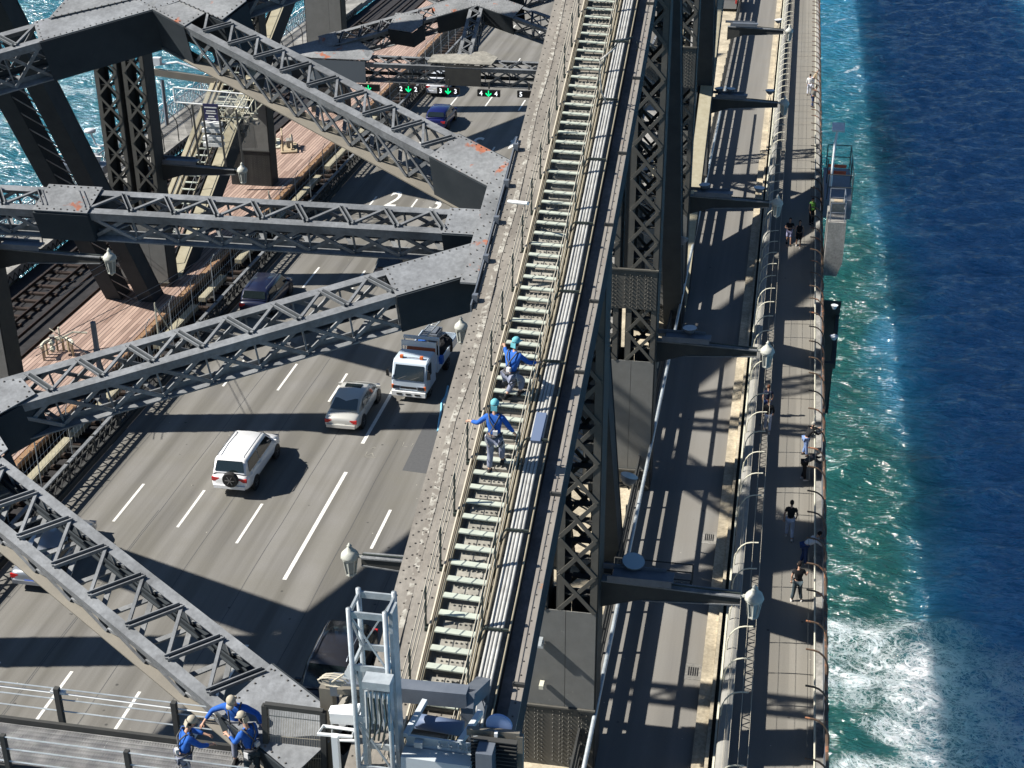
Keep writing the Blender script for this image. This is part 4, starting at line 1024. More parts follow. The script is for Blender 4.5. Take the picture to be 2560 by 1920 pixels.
t = thing('light_pole', 'slim white pole with a square lamp head rising from the pod over the water', 'lamp post', (lp.x, 89, lp.z))
hh = lt.z-lp.z
MB().tube([(0, 0, 0), (.02, 0, hh*.75), (.12, 0, hh)], .09, 6).build('pole', 'white_metal', t)
MB().box((.14, 0, hh+.05), (.75, .8, .14), q=Matrix.Rotation(.35, 3, 'X')).build('lamp_head', 'white_metal', t)
t = thing('pod_bracket', 'dark steel bracket hanging below the pod above the water', 'bracket', (0, 0, 0))
b = MB(); b.prism([V((3.2, 72, -1)), V((3.9, 72, -1)), V((3.6, 72, -6)), V((3.2, 72, -6))], (0, .3, 0)); b.prism([V((3.2, 78, 0)), V((4.3, 78, 0)), V((4.0, 78, -6)), V((3.2, 78, -6))], (0, .3, 0)); b.bar((3.5, 72, -5.4), (3.7, 79, -5.5), .3, .3); b.bar((3.9, 72, -1.2), (4.2, 79, -.8), .2, .2); b.bar((3.8, 72, -4), (4.1, 78, -1), .15, .15); b.build('frame', 'steel_dark', t)
b = MB(); b.lathe(at(2085, 845, y=72), [(.1, -.1), (.22, .1), (.24, .12)], 8); b.lathe(at(2086, 768, y=74), [(.08, -.1), (.18, .1), (.2, .12)], 8); b.build('lamps', 'dish', t)

# ================================================================== SMALL THINGS ON THE TIMBER DECK AND WALKWAYS
p = at(147, 890, z=0)
t = thing('signal_frame', 'pale ribbed equipment guard standing on the timber walkway at left', 'equipment', (p.x, p.y, 0), .5)
b = MB()
for i in range(9): a = i*.42-1.7; b.box((.75*math.sin(a), .9*math.cos(a)-.2, .35), (.1, .1, .7), rz=a)
b.build('ribs', 'tan', t); b = MB(); b.tube([(.8*math.sin(i*.42-1.7), .95*math.cos(i*.42-1.7)-.2, .72) for i in range(9)], .09, 6); b.tube([(0, .2, .8), (.9, .6, 1.0), (1.6, .5, .9)], .06, 5); b.tube([(.2, .1, .7), (.2, .1, 1.6)], .05, 5); b.build('top_tubes', 'cream', t)
MB().box((-.2, .2, .95), (.25, .3, .35)).build('box', 'conc', t)
for i, (a, c, lb) in enumerate(((680, 362, 'left of the two small machine frames on the timber walkway'), (722, 372, 'right of the two small machine frames on the timber walkway'))):
    p = at(a, c, z=0); t = thing('machine_frame', lb, 'equipment', (p.x, p.y, 0), .35, 'two machine frames on the timber walkway')
    b = MB(); b.box((0, 0, .08), (1.2, 2.4, .1)); b.tube([(-.45, -.9, .1), (-.45, -.9, 1.3), (-.45, .9, 1.3), (-.45, .9, .1)], .06, 5); b.tube([(.2, -.8, .2), (.2, .5, .9), (.3, .9, .3)], .08, 5); b.build('frame', 'tan' if i else 'cream', t)
    b = MB(); b.box((.1, .1, .45), (.5, .8, .5))
    for k in range(5): b.lathe((.25, -.5+.3*k, .65), [(.05, 0), (.12, .12), (.05, .25)], 7)
    b.build('gear', 'conc', t)
p = at(215, 690, y=57.0)
t = thing('line_post', 'grey steel post with insulators standing on the timber walkway at left', 'post', (p.x, 57, 0))
b = MB(); b.tube([(0, 0, 0), (0, 0, 5.4)], .13, 8); b.lathe((0, 0, 0), [(.2, 1.2), (.2, 1.35)], 8); b.lathe((0, 0, 0), [(.17, 2.6), (.17, 2.7)], 8); b.lathe((0, 0, 0), [(.17, 3.9), (.17, 4.0)], 8); b.build('pole', 'galv_dark', t)
b = MB(); b.tube([(-2.6, .6, 4.6), (0, 0, 3.4)], .03, 4); b.tube([(-.3, -.2, .3), (.1, 0, .8)], .05, 5); b.build('arm', 'wire_lit', t)
MB().lathe((-2.6, .6, 3.4), [(.06, 0), (.16, .15), (.05, .3), (.16, .45), (.05, .6)], 8).build('insulator', 'cream', t)
# overhead wires
for i, (a, c, lb) in enumerate((((90, 890), (620, 590), 'lower pair of overhead wires crossing the slanting beams'), ((150, 740), (430, 560), 'upper pair of overhead wires crossing the slanting beams'))):
    p0 = at(*a, y=55.0); p1 = at(*c, y=88.0); b = MB()
    for dz in (0, .35): b.tube([p0+V((0, 0, dz)), (p0+p1)/2+V((0, 0, dz-.25)), p1+V((0, 0, dz))], .02, 4)
    tag(b.build('overhead_wires', 'steel'), lb, 'wire', 'overhead wires above the outer track')
# barrier with mesh and sign at the foot of the lower-chord stair
t = thing('mesh_gate', 'pale mesh gate fencing off the stair on the lower chord, with a blue notice', 'gate', (0, 0, 0))
Yg = 84.0; A0 = at(433, 218, y=Yg); A1 = at(612, 235, y=Yg); B0 = at(437, 255, y=Yg); B1 = at(622, 270, y=Yg)
b = MB(); b.tube([A0, A1], .05, 5); b.tube([B0, B1], .05, 5); b.tube([A0, B0], .05, 5); b.build('frame', 'white_metal', t)
MB().quad(A0, A1, B1, B0).build('mesh_panel', 'wire_mesh_pale', t)
MB().quad(B0+V((0, .2, 0)), B1+V((0, .2, 0)), B1+V((.3, .2, -2.6)), B0+V((.8, .2, -3.2))).build('mesh_panel', 'wire_mesh_dark', t)
sg = at(528, 285, y=Yg-.3); s = MB().box(sg, (1.0, .06, 1.3)).build('notice', 'sign_blue', t)
b = MB()
for zz, ww in ((.42, .8), (.2, .6), (.05, .7), (-.15, .4), (-.3, .6)): b.box(sg+V((0, -.04, zz)), (ww, .01, .07))
b.build('lettering', 'white_metal', s)
b = MB()
for a, c in ((480, 262), (505, 265), (545, 270), (590, 275)):
    p0 = at(a, c, y=Yg-.6); b.bar(p0, p0+V((.9, -1.8, -3.6)), .12, .12)
b.build('struts', 'steel_dark', t)
b = MB()
for zz in (0, .4, .9, 1.3): pp = at(535, 360, y=83.4); b.box(pp+V((0, 0, zz)), (1.25, .5, .22))
b.build('box_steps', 'white_metal', t)
t = thing('scaffold', 'jumble of pale scaffold tubes beside the notice on the lower chord', 'scaffold', (0, 0, 0)); b = MB()
for i in range(34):
    p0 = at(random.uniform(560, 640), random.uniform(245, 345), y=random.uniform(84, 89)); d = random.choice([V((1.6, 0, 0)), V((0, 2.0, .6)), V((0, 0, 1.5)), V((1, 1, 1)), V((-1, .5, 1.2))])
    b.tube([p0-d*.5, p0+d*.5], .045, 5)
b.build('tubes', 'cream', t); b = MB()
for i in range(8): b.box(at(random.uniform(570, 640), random.uniform(260, 340), y=87), (random.uniform(.3, .8), .4, random.uniform(.1, .5)))
b.build('boards', 'conc', t)
t = thing('walkway_bracket', 'long pale tapered bracket with pipes over the cycleway at upper left', 'bracket', (0, 0, 0))
p0 = at(375, 178, y=90.0); p1 = at(560, 205, y=90.0); b = MB(); b.bar(p0, p1, .3, .45); b.build('beam', 'steel_warm', t)
b = MB(); b.tube([p0+V((.2, 0, .4)), p0+V((2, 0, .7)), p1+V((0, 0, .3))], .07, 5); b.box(p0+V((.6, 0, .7)), (.5, .4, .5)); b.build('pipes', 'dish', t)
pp = at(405, 200, y=90.0); MB().tube([pp, pp+V((0, 0, -3.1))], .12, 6).build('hanger', 'galv_dark', t)
# west railing bits with dome lamp
p = at(225, 330, y=84.0); t = thing('dome_lamp', 'white dome lamp on a bracket left of the twin lattice post', 'lamp', p)
MB().lathe((0, 0, 0), [(.35, 0), (.38, .12), (.3, .2), (.05, .26)], 12).build('dome', 'dish', t, smooth=True); MB().tube([(0, 0, 0), (.3, 0, -.8), (1.2, 0, -1)], .06, 5).build('bracket', 'dish', t)
t = thing('white_vessel', 'white capsule tank on a grey platform beside the twin lattice post', 'tank', at(228, 395, y=80.0))
MB().lathe((0, 0, 0), [(.05, -.6), (.3, -.5), (.36, 0), (.3, .5), (.05, .6)], 10, axis='x').build('tank', 'dish', t, smooth=True)
MB().box((-.6, 0, -.6), (3.2, 1.2, .5)).build('platform', 'galv_dark', t)
b = MB(); b.tube([(-2, -.5, -.3), (-2, -.5, .8), (1, -.5, .8)], .04, 4); b.tube([(-2, -.5, .3), (1, -.5, .3)], .04, 4); b.build('railing', 'white_metal', t)
# ================================================================== VEHICLES (local +Y = front)
def wheel(parent, x, y, r=.33, w=.22, m='galv'):
    t = MB(); t.lathe((x, y, r), [(r*.6, -w/2), (r*.93, -w/2), (r, -w/2+.04), (r, w/2-.04), (r*.93, w/2), (r*.6, w/2)], 18, axis='x'); o = t.build('wheel', 'rubber', parent, smooth=False)
    s = 1 if x > 0 else -1; b = MB(); b.lathe((x, y, r), [(r*.62, -w/2+.03), (r*.62, w/2-.03)], 16, axis='x'); 
    for k in range(5):
        a = k*1.2566; b.bar((x+s*(w/2-.02), y, r), (x+s*(w/2-.02), y+r*.6*math.cos(a), r+r*.6*math.sin(a)), .03, .09, (1, 0, 0))
    b.build('rim', 'rim', o)
mat('rim', (.3, .3, .31), .3, .8); mat('plate_w', (.7, .7, .66), .4); mat('plate_b', (.05, .12, .5), .4); mat('trim', (.02, .02, .02), .5)
def car(name, label, cat, loc, rz, paintm, L=4.3, Wd=1.72, hb=.95, ht=1.45, gh=(1.35, .45, -1.35, -1.95), hood=.02, boot=None, group='cars on the main road', spare=False, rails=False, plate='plate_w', roofm=None, sunroof=False, lights=True, scale=1.0, gm='glass', ground=.22, mirrors=True):
    """gh: y of windscreen base, roof front, roof rear, rear-window base"""
    t = thing(name, label, cat, loc, rz, group); t.scale = (scale,)*3
    w = Wd/2; l = L/2; boot = hb if boot is None else boot
    def ring(y, wf, zb, zt, crown=.04):
        x = w*wf; return [V((-x*.86, y, zb)), V((-x, y, zb+.14)), V((-x*1.0, y, (zb+zt)/2+.05)), V((-x*.965, y, zt-.1)), V((-x*.86, y, zt-.015)), V((-x*.4, y, zt+crown)), V((x*.4, y, zt+crown)), V((x*.86, y, zt-.015)), V((x*.965, y, zt-.1)), V((x, y, (zb+zt)/2+.05)), V((x, y, zb+.14)), V((x*.86, y, zb))]
    hz = hb-.08-hood
    R_ = [ring(-l, .80, ground+.14, boot-.22), ring(-l+.05, .9, ground+.05, boot-.1), ring(-l+.22, .97, ground, boot-.01), ring(-l+.6, 1, ground, boot), ring(gh[3]+.1, 1, ground, boot+.01), ring(gh[2], 1, ground, hb+.02), ring(0, 1.0, ground, hb), ring(gh[0], 1, ground, hb-.01), ring(gh[0]+.35, .99, ground, hz+.03), ring(l-.45, .97, ground, hz-.08), ring(l-.16, .9, ground+.02, hz-.18), ring(l-.03, .82, ground+.08, hz-.3)]
    b = MB(); b.loft(R_); body = b.build('body', paintm, t, smooth=True)
    try:
        m_ = body.modifiers.new('sub', 'SUBSURF'); m_.levels = 1; m_.render_levels = 1
    except Exception: pass
    wr = w*.80; wb = w*.93; ym, yrf, yrr, yb = gh; zt = ht
    def gr(y, wd, z, zbase, wbase): return [V((-wbase, y, zbase)), V((-wd, y, z-.05)), V((-wd*.86, y, z)), V((0, y, z+.03)), V((wd*.86, y, z)), V((wd, y, z-.05)), V((wbase, y, zbase))]
    b = MB(); zb0 = hb-.06
    base = [gr(ym, wb*.93, hb+.02, zb0, wb*.96), gr(yrf+.04, wr*.99, zt-.035, zb0, wb), gr((yrf+yrr)/2, wr, zt, zb0, wb), gr(yrr-.02, wr*.98, zt-.05, zb0, wb), gr(yb, wb*.90, boot+.03, min(zb0, boot-.05), wb*.94)]
    b.loft(base, cap=False); roof = b.build('roof', roofm or paintm, t, smooth=True)
    def face(nm, pts, off=.012, mm=gm):
        c = sum(pts, V((0, 0, 0)))/len(pts); n = (pts[1]-pts[0]).cross(pts[2]-pts[0]).normalized()
        if n.dot(c-V((0, 0, hb))) < 0: n = -n
        b = MB(); b.prism([p+n*off for p in pts], n*.01); return b.build(nm, mm, t)
    zw = zt-.07
    # windscreen, rear window
    face('windscreen', [V((-wb*.86, ym-.06, hb+.06)), V((wb*.86, ym-.06, hb+.06)), V((wr*.84, yrf+.08, zw+.0)), V((-wr*.84, yrf+.08, zw+.0))], .03)
    face('rear_window', [V((-wb*.8, yb+.05, boot+.1)), V((wb*.8, yb+.05, boot+.1)), V((wr*.82, yrr-.05, zw-.04)), V((-wr*.82, yrr-.05, zw-.04))], .035)
    for s in (-1, 1):
        x0, x1 = s*(wb+.012), s*(wr+.012); mid = (yrf+yrr)/2-.05
        z0 = hb+.03; z1 = zt-.12
        def sp(y, k): return V((x0+(x1-x0)*k, y, z0+(z1-z0)*k))
        face('side_window', [sp(ym-.28, 0), sp(yrf-.02, .93), sp(mid+.04, .95), sp(mid+.04, 0)], .006)
        face('side_window', [sp(mid-.05, 0), sp(mid-.05, .95), sp(yrr+.1, .92), sp((yrr+yb)/2+.1, 0.05)], .006)
        for yy in (l*.62, -l*.60):
            wheel(t, s*(w-.11), yy, .31)
            MB().lathe((s*(w-.05), yy, .34), [(.38, -.03), (.38, .068)], 16, axis='x').build('wheel_arch', 'trim', t)
        if mirrors: MB().box((s*(w+.08), ym-.35, hb+.06), (.2, .1, .14)).build('mirror', paintm, t)
        if lights:
            MB().box((s*w*.70, -l+.06, boot-.24), (w*.38, .09, .17)).build('tail_lamp', 'red_lamp', t)
            MB().box((s*w*.66, l-.12, hz-.28), (w*.36, .1, .13)).build('headlamp', 'chrome', t)
        if rails: MB().tube([(s*wr*.84, yrf-.1, zt+.01), (s*wr*.84, yrf-.2, zt+.07), (s*wr*.84, yrr+.2, zt+.07), (s*wr*.84, yrr+.1, zt+.01)], .022, 5).build('roof_rail', 'galv_dark', t)
        b = MB(); b.box((s*(w*.985), mid, hb-.13), (.03, .2, .025)); b.box((s*(w*.985), yrr+.15, hb-.13), (.03, .2, .025)); b.build('door_handles', paintm, t)
    MB().box((0, -l+.0, boot-.42), (.4, .03, .12)).build('number_plate', plate, t)
    b = MB(); b.box((0, -l-.01, ground+.24), (Wd*.8, .1, .16)); b.build('rear_bumper', paintm, t)
    MB().box((0, l-.06, hz-.34), (w*.8, .06, .14)).build('grille', 'trim', t)
    if sunroof: MB().box((0, yrf-.32, zt+.018), (w*.95, .38, .012)).build('sunroof', 'glass', t)
    if spare:
        o = MB().lathe((.12, -l-.1, .98), [(.2, -.11), (.34, -.11), (.37, -.06), (.37, .08), (.2, .1)], 20, axis='y').build('spare_wheel', 'rubber', t)
        b = MB(); b.lathe((.12, -l-.17, .98), [(.2, -.03), (.2, .03)], 16, axis='y')
        for k in range(6): a = k*1.047; b.bar((.12, -l-.2, .98), (.12+.22*math.cos(a), -l-.2, .98+.22*math.sin(a)), .03, .07, (0, 1, 0))
        b.build('spare_rim', 'rim', o)
    return t
def tilt(y): return 0
g0 = at(580, 1228, z=0)
car('four_wheel_drive', 'white four-wheel drive with a spare wheel on its back door', 'car', (-22.4, 53.9, 0), 0, 'paint_suv', L=4.75, Wd=1.85, hb=1.12, ht=1.80, gh=(1.35, .6, -1.95, -2.22), boot=1.12, spare=True, rails=True, ground=.3, scale=.97)
car('sedan', 'silver sedan with a dark sunroof driving ahead of the white four-wheel drive', 'car', (-19.25, 60.2, 0), 0, 'paint_silver', L=4.5, Wd=1.76, hb=.93, ht=1.42, gh=(1.45, .5, -.95, -1.7), sunroof=True, gm='glass_light', scale=.99)
car('hatchback', 'dark blue hatchback with a shiny curved roof beyond the long bracing girder', 'car', (-26.15, 108.6, 0), 0, 'paint_navy', L=4.3, Wd=1.8, hb=.98, ht=1.5, gh=(1.3, .5, -1.5, -1.95), boot=1.02)
car('hatchback', 'white car half hidden behind the lane signals', 'car', (-28.4, 118.4, 0), 0, 'paint_van', L=4.4, Wd=1.8, hb=1.05, ht=1.55, gh=(1.3, .5, -1.7, -2.05), boot=1.08)
car('estate_car', 'midnight blue estate car with pale roof rails next to the lattice parapet', 'car', (-27.9, 72.4, 0), 0, 'paint_midnight', L=4.7, Wd=1.82, hb=1.02, ht=1.6, gh=(1.3, .6, -1.8, -2.15), boot=1.05, rails=True)
car('sedan', 'black car driving behind the level bracing girder', 'car', (-21.8, 78.0, 0), 0, 'paint_black', L=4.5, Wd=1.8, hb=.98, ht=1.48, gh=(1.35, .5, -1.3, -1.9))
car('sedan', 'pale grey sedan with a blue number plate under the nearest bracing girder', 'car', (-27.6, 45.6, 0), 0, 'paint_grey', L=4.6, Wd=1.78, hb=.93, ht=1.42, gh=(1.4, .5, -1.0, -1.75), plate='plate_b')
car('four_wheel_drive', 'large black vehicle in deep shade behind the grey hoist mast', 'car', (-13.9, 39.6, 0), math.pi, 'paint_black', L=5.0, Wd=1.9, hb=1.15, ht=1.85, gh=(1.5, .8, -1.6, -2.2), boot=1.15, rails=True, ground=.3)
t = thing('van', 'blue-grey van in shade at the top edge of the east road', 'van', (at(1822, 18, z=0).x, at(1822, 18, z=0).y, 0), 0)
b = MB(); b.loft([[V((x*w_, y, z)) for x, z in ((-.9, .35), (-.95, 1.0), (-.86, 2.0), (-.7, 2.15), (.7, 2.15), (.86, 2.0), (.95, 1.0), (.9, .35))] for y, w_ in ((-2.4, .95), (-2.3, 1), (1.2, 1), (1.7, .97))]); b.build('body', 'paint_grey', t)
MB().box((0, -2.42, 1.6), (1.4, .03, .5)).build('rear_window', 'glass', t)
for s in (-1, 1): wheel(t, s*.85, -1.5, .36); wheel(t, s*.85, 1.1, .36); MB().box((s*.8, -2.41, 1.1), (.16, .06, .4)).build('tail_lamp', 'red_lamp', t)
b = MB(); b.box((0, 2.1, .85), (1.7, .9, .7)); b.build('bonnet', 'paint_grey', t)
# ---- truck, facing the camera (front at -Y)
t = thing('truck', 'white flatbed truck loaded with ladders and tools, facing the camera', 'truck', (-16.9, 61.9, 0), math.radians(-3)); t.scale = (.93, .93, .93)
b = MB()
cab = [(-.95, -.05, .55), (-.95, -.1, 1.15), (-.93, .0, 1.35), (-.82, .42, 2.1), (-.78, .7, 2.22), (-.78, 1.7, 2.22), (-.92, 1.75, 1.3), (-.95, 1.75, .55)]
prof = [(.0, .55), (-.06, .8), (-.05, 1.22), (.30, 2.08), (.55, 2.22), (1.72, 2.22), (1.75, .55)]
def cabring(x, k): return [V((x, y+(.05*k if y < .5 else 0), z-(.04*k if z > 2 else 0))) for y, z in prof]
b.loft([cabring(-.96, 1.4), cabring(-.88, 0), cabring(.88, 0), cabring(.96, 1.4)]); b.build('cab', 'paint_truck', t)
o = MB().prism([V((-.83, -.05, 1.26)), V((.83, -.05, 1.26)), V((.77, .265, 2.0)), V((-.77, .265, 2.0))], (0, -.035, .015)).build('windscreen', 'glass', t)
b = MB(); b.tube([(-.6, -.08, 1.29), (-.1, .02, 1.5)], .012, 4); b.tube([(.1, -.08, 1.29), (.6, .02, 1.5)], .012, 4); b.build('wipers', 'trim', o)
for s in (-1, 1):
    MB().prism([V((s*.965, .08, 1.3)), V((s*.965, .95, 1.3)), V((s*.965, .95, 2.0)), V((s*.965, .36, 2.0))], (s*.012, 0, 0)).build('side_window', 'glass', t)
    MB().box((s*.68, -.09, .84), (.38, .06, .2)).build('headlamp', 'chrome', t); MB().box((s*.88, -.06, .86), (.12, .1, .2)).build('indicator', 'amber', t)
    b = MB(); b.tube([(s*.95, .1, 1.9), (s*1.12, -.05, 1.9), (s*1.12, -.05, 1.4), (s*.95, .1, 1.3)], .02, 5); b.box((s*1.14, -.07, 1.62), (.16, .06, .36)); b.build('mirror', 'trim', t)
    wheel(t, s*.82, .75, .38, .24); wheel(t, s*.8, 4.2, .38, .3)
    MB().box((s*.55, .62, 2.32), (.16, .16, .16)).build('beacon', 'amber', t)
b = MB(); b.box((0, -.08, .5), (1.86, .22, .26)); b.build('bumper', 'white_metal', t)
b = MB()
for x in (-.5, 0, .5): b.box((x, -.2, .5), (.3, .02, .08))
b.box((0, -.09, .84), (.9, .03, .12)); b.build('grille', 'trim', t)
MB().tube([(-.6, .6, 2.24), (-.6, .6, 2.3), (.6, .6, 2.3), (.6, .6, 2.24)], .025, 5).build('roof_bar', 'galv_dark', t)
b = MB(); b.box((0, 3.9, .98), (2.1, 4.1, .1)); 
for s in (-1, 1): b.box((s*1.03, 3.9, 1.22), (.05, 4.1, .42))
b.box((0, 5.95, 1.22), (2.1, .05, .42)); b.build('tray', 'paint_truck', t)
b = MB(); b.box((0, 3.6, .72), (.8, 4.6, .2)); b.build('chassis', 'black', t)
b = MB()
for s in (-1, 1):
    b.tube([(s*.95, 1.95, 1.0), (s*.95, 1.95, 2.62)], .035, 5); b.tube([(s*.95, 2.45, 1.0), (s*.95, 2.45, 2.62)], .035, 5)
b.box((0, 2.45, 2.62), (2.0, .12, .16)); b.box((0, 1.93, 2.48), (1.9, .05, .3)); b.tube([(-.95, 1.95, 2.62), (.95, 1.95, 2.62)], .035, 5); b.build('ladder_rack', 'white_metal', t)
def loose(nm, lb, mm, f, cat_='tool', group='load on the white truck'):
    b = MB(); f(b); o = b.build(nm, mm); o.matrix_world = Matrix.Translation((-16.75, 62.2, 0))@Matrix.Rotation(math.radians(-3), 4, 'Z')@Matrix.Scale(.93, 4); tag(o, lb, cat_, group)
def lad(b, x, y0, y1, z0, z1, w_=.4):
    for s in (-1, 1): b.bar((x+s*w_/2, y0, z0), (x+s*w_/2, y1, z1), .05, .08)
    for k in range(14): q = k/13; b.bar((x-w_/2, y0+(y1-y0)*q, z0+(z1-z0)*q), (x+w_/2, y0+(y1-y0)*q, z0+(z1-z0)*q), .04, .04)
loose('ladder', 'long ladder lying on the rack of the white truck', 'galv', lambda b: lad(b, -.05, 2.2, 6.6, 2.72, 2.3), 'ladder')
loose('ladder', 'shorter pale ladder beside the long one on the truck', 'cream', lambda b: lad(b, -.5, 2.5, 4.9, 2.5, 1.3, .35), 'ladder')
loose('traffic_cones', 'orange rolled barriers lying behind the truck cab', 'orange_roll' if 'orange_roll' in MT else mat('orange_roll', (.45, .12, .05), .7), lambda b: (b.lathe((-.2, 2.2, 1.9), [(.1, -.8), (.12, -.7), (.12, .7), (.1, .8)], 10, axis='x'), b.lathe((-.55, 2.15, 1.72), [(.1, -.3), (.16, -.2), (.16, .2), (.1, .3)], 10, axis='x')), 'barrier')
loose('tarpaulin', 'dark tarpaulin heap on the truck tray', 'shirt_black', lambda b: b.loft([[V((.5+r*math.cos(k*.785), 4.2+r*1.9*math.sin(k*.785), z+.08*math.sin(k*2.3+z*5))) for k in range(8)] for r, z in ((.48, 1.05), (.46, 1.4), (.3, 1.7), (.1, 1.8))]), 'tarpaulin')
loose('tool_box', 'grey open tool box at the back of the truck tray', 'galv_dark', lambda b: (b.box((-.5, 5.2, 1.35), (.9, 1.2, .6)), b.box((-.5, 5.2, 1.7), (.7, .9, .06))), 'tool box')
loose('blue_bundle', 'bright blue bundle on the truck tray', 'shirt_blue', lambda b: b.box((-.75, 4.2, 1.4), (.4, .6, .35), rz=.4), 'bundle')
loose('mat_stack', 'blue tub hung behind the truck cab', 'shirt_blue', lambda b: b.box((.98, 1.98, 1.5), (.2, .35, .4)), 'tub')

# ================================================================== PEOPLE
def skin_mesh(name, verts, edges, radii, m, parent, root=0, sub=1):
    me = bpy.data.meshes.new(name+'_src'); me.from_pydata([tuple(v) for v in verts], edges, [])
    o = bpy.data.objects.new('tmp', me); COL.objects.link(o)
    md = o.modifiers.new('s', 'SKIN'); md.use_smooth_shade = True
    sv = me.skin_vertices[0].data if len(me.skin_vertices) else None
    if sv is None:
        bm = bmesh.new(); bm.from_mesh(me); bm.verts.layers.skin.verify(); bm.to_mesh(me); bm.free(); sv = me.skin_vertices[0].data
    for i, r in enumerate(radii):
        sv[i].radius = r if isinstance(r, tuple) else (r, r); sv[i].use_root = (i == root)
    ss = o.modifiers.new('u', 'SUBSURF'); ss.levels = sub; ss.render_levels = sub
    bpy.context.view_layer.update(); dg = bpy.context.evaluated_depsgraph_get()
    nm = bpy.data.meshes.new_from_object(o.evaluated_get(dg)); bpy.data.objects.remove(o); bpy.data.meshes.remove(me)
    nm.materials.clear(); nm.materials.append(MT[m])
    for p in nm.polygons: p.use_smooth = True
    r_ = bpy.data.objects.new(name, nm); COL.objects.link(r_); r_.parent = parent; return r_
def person(label, loc, rz, pose=None, top='shirt_black', bottom='jeans', shoes='shoe_dark', hair='hair_dark', hat=None, sleeves=1, shorts=False, skin='skin', h=1.72, harness=False, bag=None, group=None, hoodie=False, cut=None):
    """+Y is the way the person faces. pose keys: lean (rad, forward), la/ra = (elbow xyz, hand xyz) left / right arm relative to shoulder, ll/rl = (knee, foot) relative to hip, head (pitch)"""
    p = dict(lean=0, la=((-.06, .02, -.29), (-.04, .1, -.54)), ra=((.06, .02, -.29), (.04, .1, -.54)), ll=((-.01, .06, -.42), (-.02, -.04, -.84)), rl=((.01, .02, -.42), (.02, .06, -.84)), head=0, hip=.92)
    p.update(pose or {})
    t = thing('person', label, 'person', loc, rz, group); k = h/1.72; t.scale = (k, k, k)
    ln = p['lean']; hip = V((0, 0, p['hip']))
    def tr(dx, dy, dz): return hip+V((dx, dy*math.cos(ln)+dz*math.sin(ln), dz*math.cos(ln)-dy*math.sin(ln)))
    chest = tr(0, .01, .36); neck = tr(0, 0, .55); bel = tr(0, .01, .16)
    hp = p['head']; hd = neck+V((0, math.sin(ln*.5+hp)*.14+.02, math.cos(ln*.5+hp)*.14)); hc = hd+(hd-neck).normalized()*.05
    shl, shr = tr(-.18, 0, .48), tr(.18, 0, .48); hl, hr = hip+V((-.095, 0, -.04)), hip+V((.095, 0, -.04))
    el, hnl = shl+V(p['la'][0]), shl+V(p['la'][1]); er, hnr = shr+V(p['ra'][0]), shr+V(p['ra'][1])
    kl, fl = hl+V(p['ll'][0]), hl+V(p['ll'][1]); kr, fr = hr+V(p['rl'][0]), hr+V(p['rl'][1])
    vs = [hip, bel, chest, neck, hd, shl, el, hnl, shr, er, hnr, hl, kl, fl, hr, kr, fr]
    rs = [(.12, .1), (.11, .09), (.13, .1), (.05, .05), .055, .055, .04, .028, .055, .04, .028, .085, .055, .04, .085, .055, .04]
    ed = [(0, 1), (1, 2), (2, 3), (3, 4), (2, 5), (5, 6), (6, 7), (2, 8), (8, 9), (9, 10), (0, 11), (11, 12), (12, 13), (0, 14), (14, 15), (15, 16)]
    # hands: palm + five fingers
    for hi, e_, hn, s in ((7, el, hnl, -1), (10, er, hnr, 1)):
        d = (hn-e_).normalized(); sd = d.cross(V((0, 0, 1))); sd = sd.normalized() if sd.length > .1 else V((0, 1, 0)); n_ = d.cross(sd)
        pi = len(vs); vs.append(hn+d*.06); rs.append((.035, .016)); ed.append((hi, pi))
        for q, (off, ln_) in enumerate(((-.03, .06), (-.01, .075), (.012, .07), (.032, .055))):
            a = len(vs); vs.append(hn+d*.095+sd*off); rs.append(.009); ed.append((pi, a)); vs.append(hn+d*(.095+ln_*.7)+sd*off+n_*ln_*.5); rs.append(.008); ed.append((a, a+1))
        a = len(vs); vs.append(hn+d*.05+sd*-.05*1.0+n_*.02); rs.append(.01); ed.append((pi, a)); vs.append(hn+d*.09+sd*-.055+n_*.03); rs.append(.009); ed.append((a, a+1))
    body = skin_mesh('body', vs, ed, rs, skin, t)
    # head joined into the body mesh region: shaped skull with nose, ears
    q = Matrix.Rotation(-(ln*.5+hp), 3, 'X')
    b = MB(); prof = [(.012, -.115), (.05, -.1), (.068, -.06), (.075, -.01), (.078, .04), (.068, .085), (.04, .115), (.01, .125)]
    rings = []
    for r, z in prof: rings.append([hc+q@V((r*math.cos(a*math.pi/6)*.92, r*math.sin(a*math.pi/6)*1.12+(.012 if z < -.03 else 0), z)) for a in range(12)])
    b.loft(rings); b.prism([hc+q@V((-.012, .08, .02)), hc+q@V((.012, .08, .02)), hc+q@V((.016, .085, -.03)), hc+q@V((-.016, .085, -.03))], q@V((0, .022, -.012)))
    for s in (-1, 1): b.box(hc+q@V((s*.075, 0, 0)), (.018, .03, .055), q=q)
    bm = bmesh.new(); bm.from_mesh(body.data); tmp = bpy.data.meshes.new('h'); tmp.from_pydata(b.v, [], b.f); bm.from_mesh(tmp); bm.to_mesh(body.data); bm.free()
    for pl in body.data.polygons: pl.use_smooth = True
    b = MB()
    for s in (-1, 1): b.box(hc+q@V((s*.03, .086, .015)), (.02, .006, .01), q=q)
    b.box(hc+q@V((0, .086, -.055)), (.04, .006, .008), q=q); b.build('face', 'hair_dark', t)
    # hair / hat
    b = MB(); rings = []
    for r, z in ((.074, -.045), (.086, 0), (.089, .05), (.078, .095), (.045, .128), (.01, .138)): rings.append([hc+q@V((r*math.cos(a*math.pi/6)*.95, r*math.sin(a*math.pi/6)*(1.12 if math.sin(a*math.pi/6) < .3 else .80+.2*(z > .03))-(.008), z)) for a in range(12)])
    b.loft(rings); b.build('hair', hair, t, smooth=True)
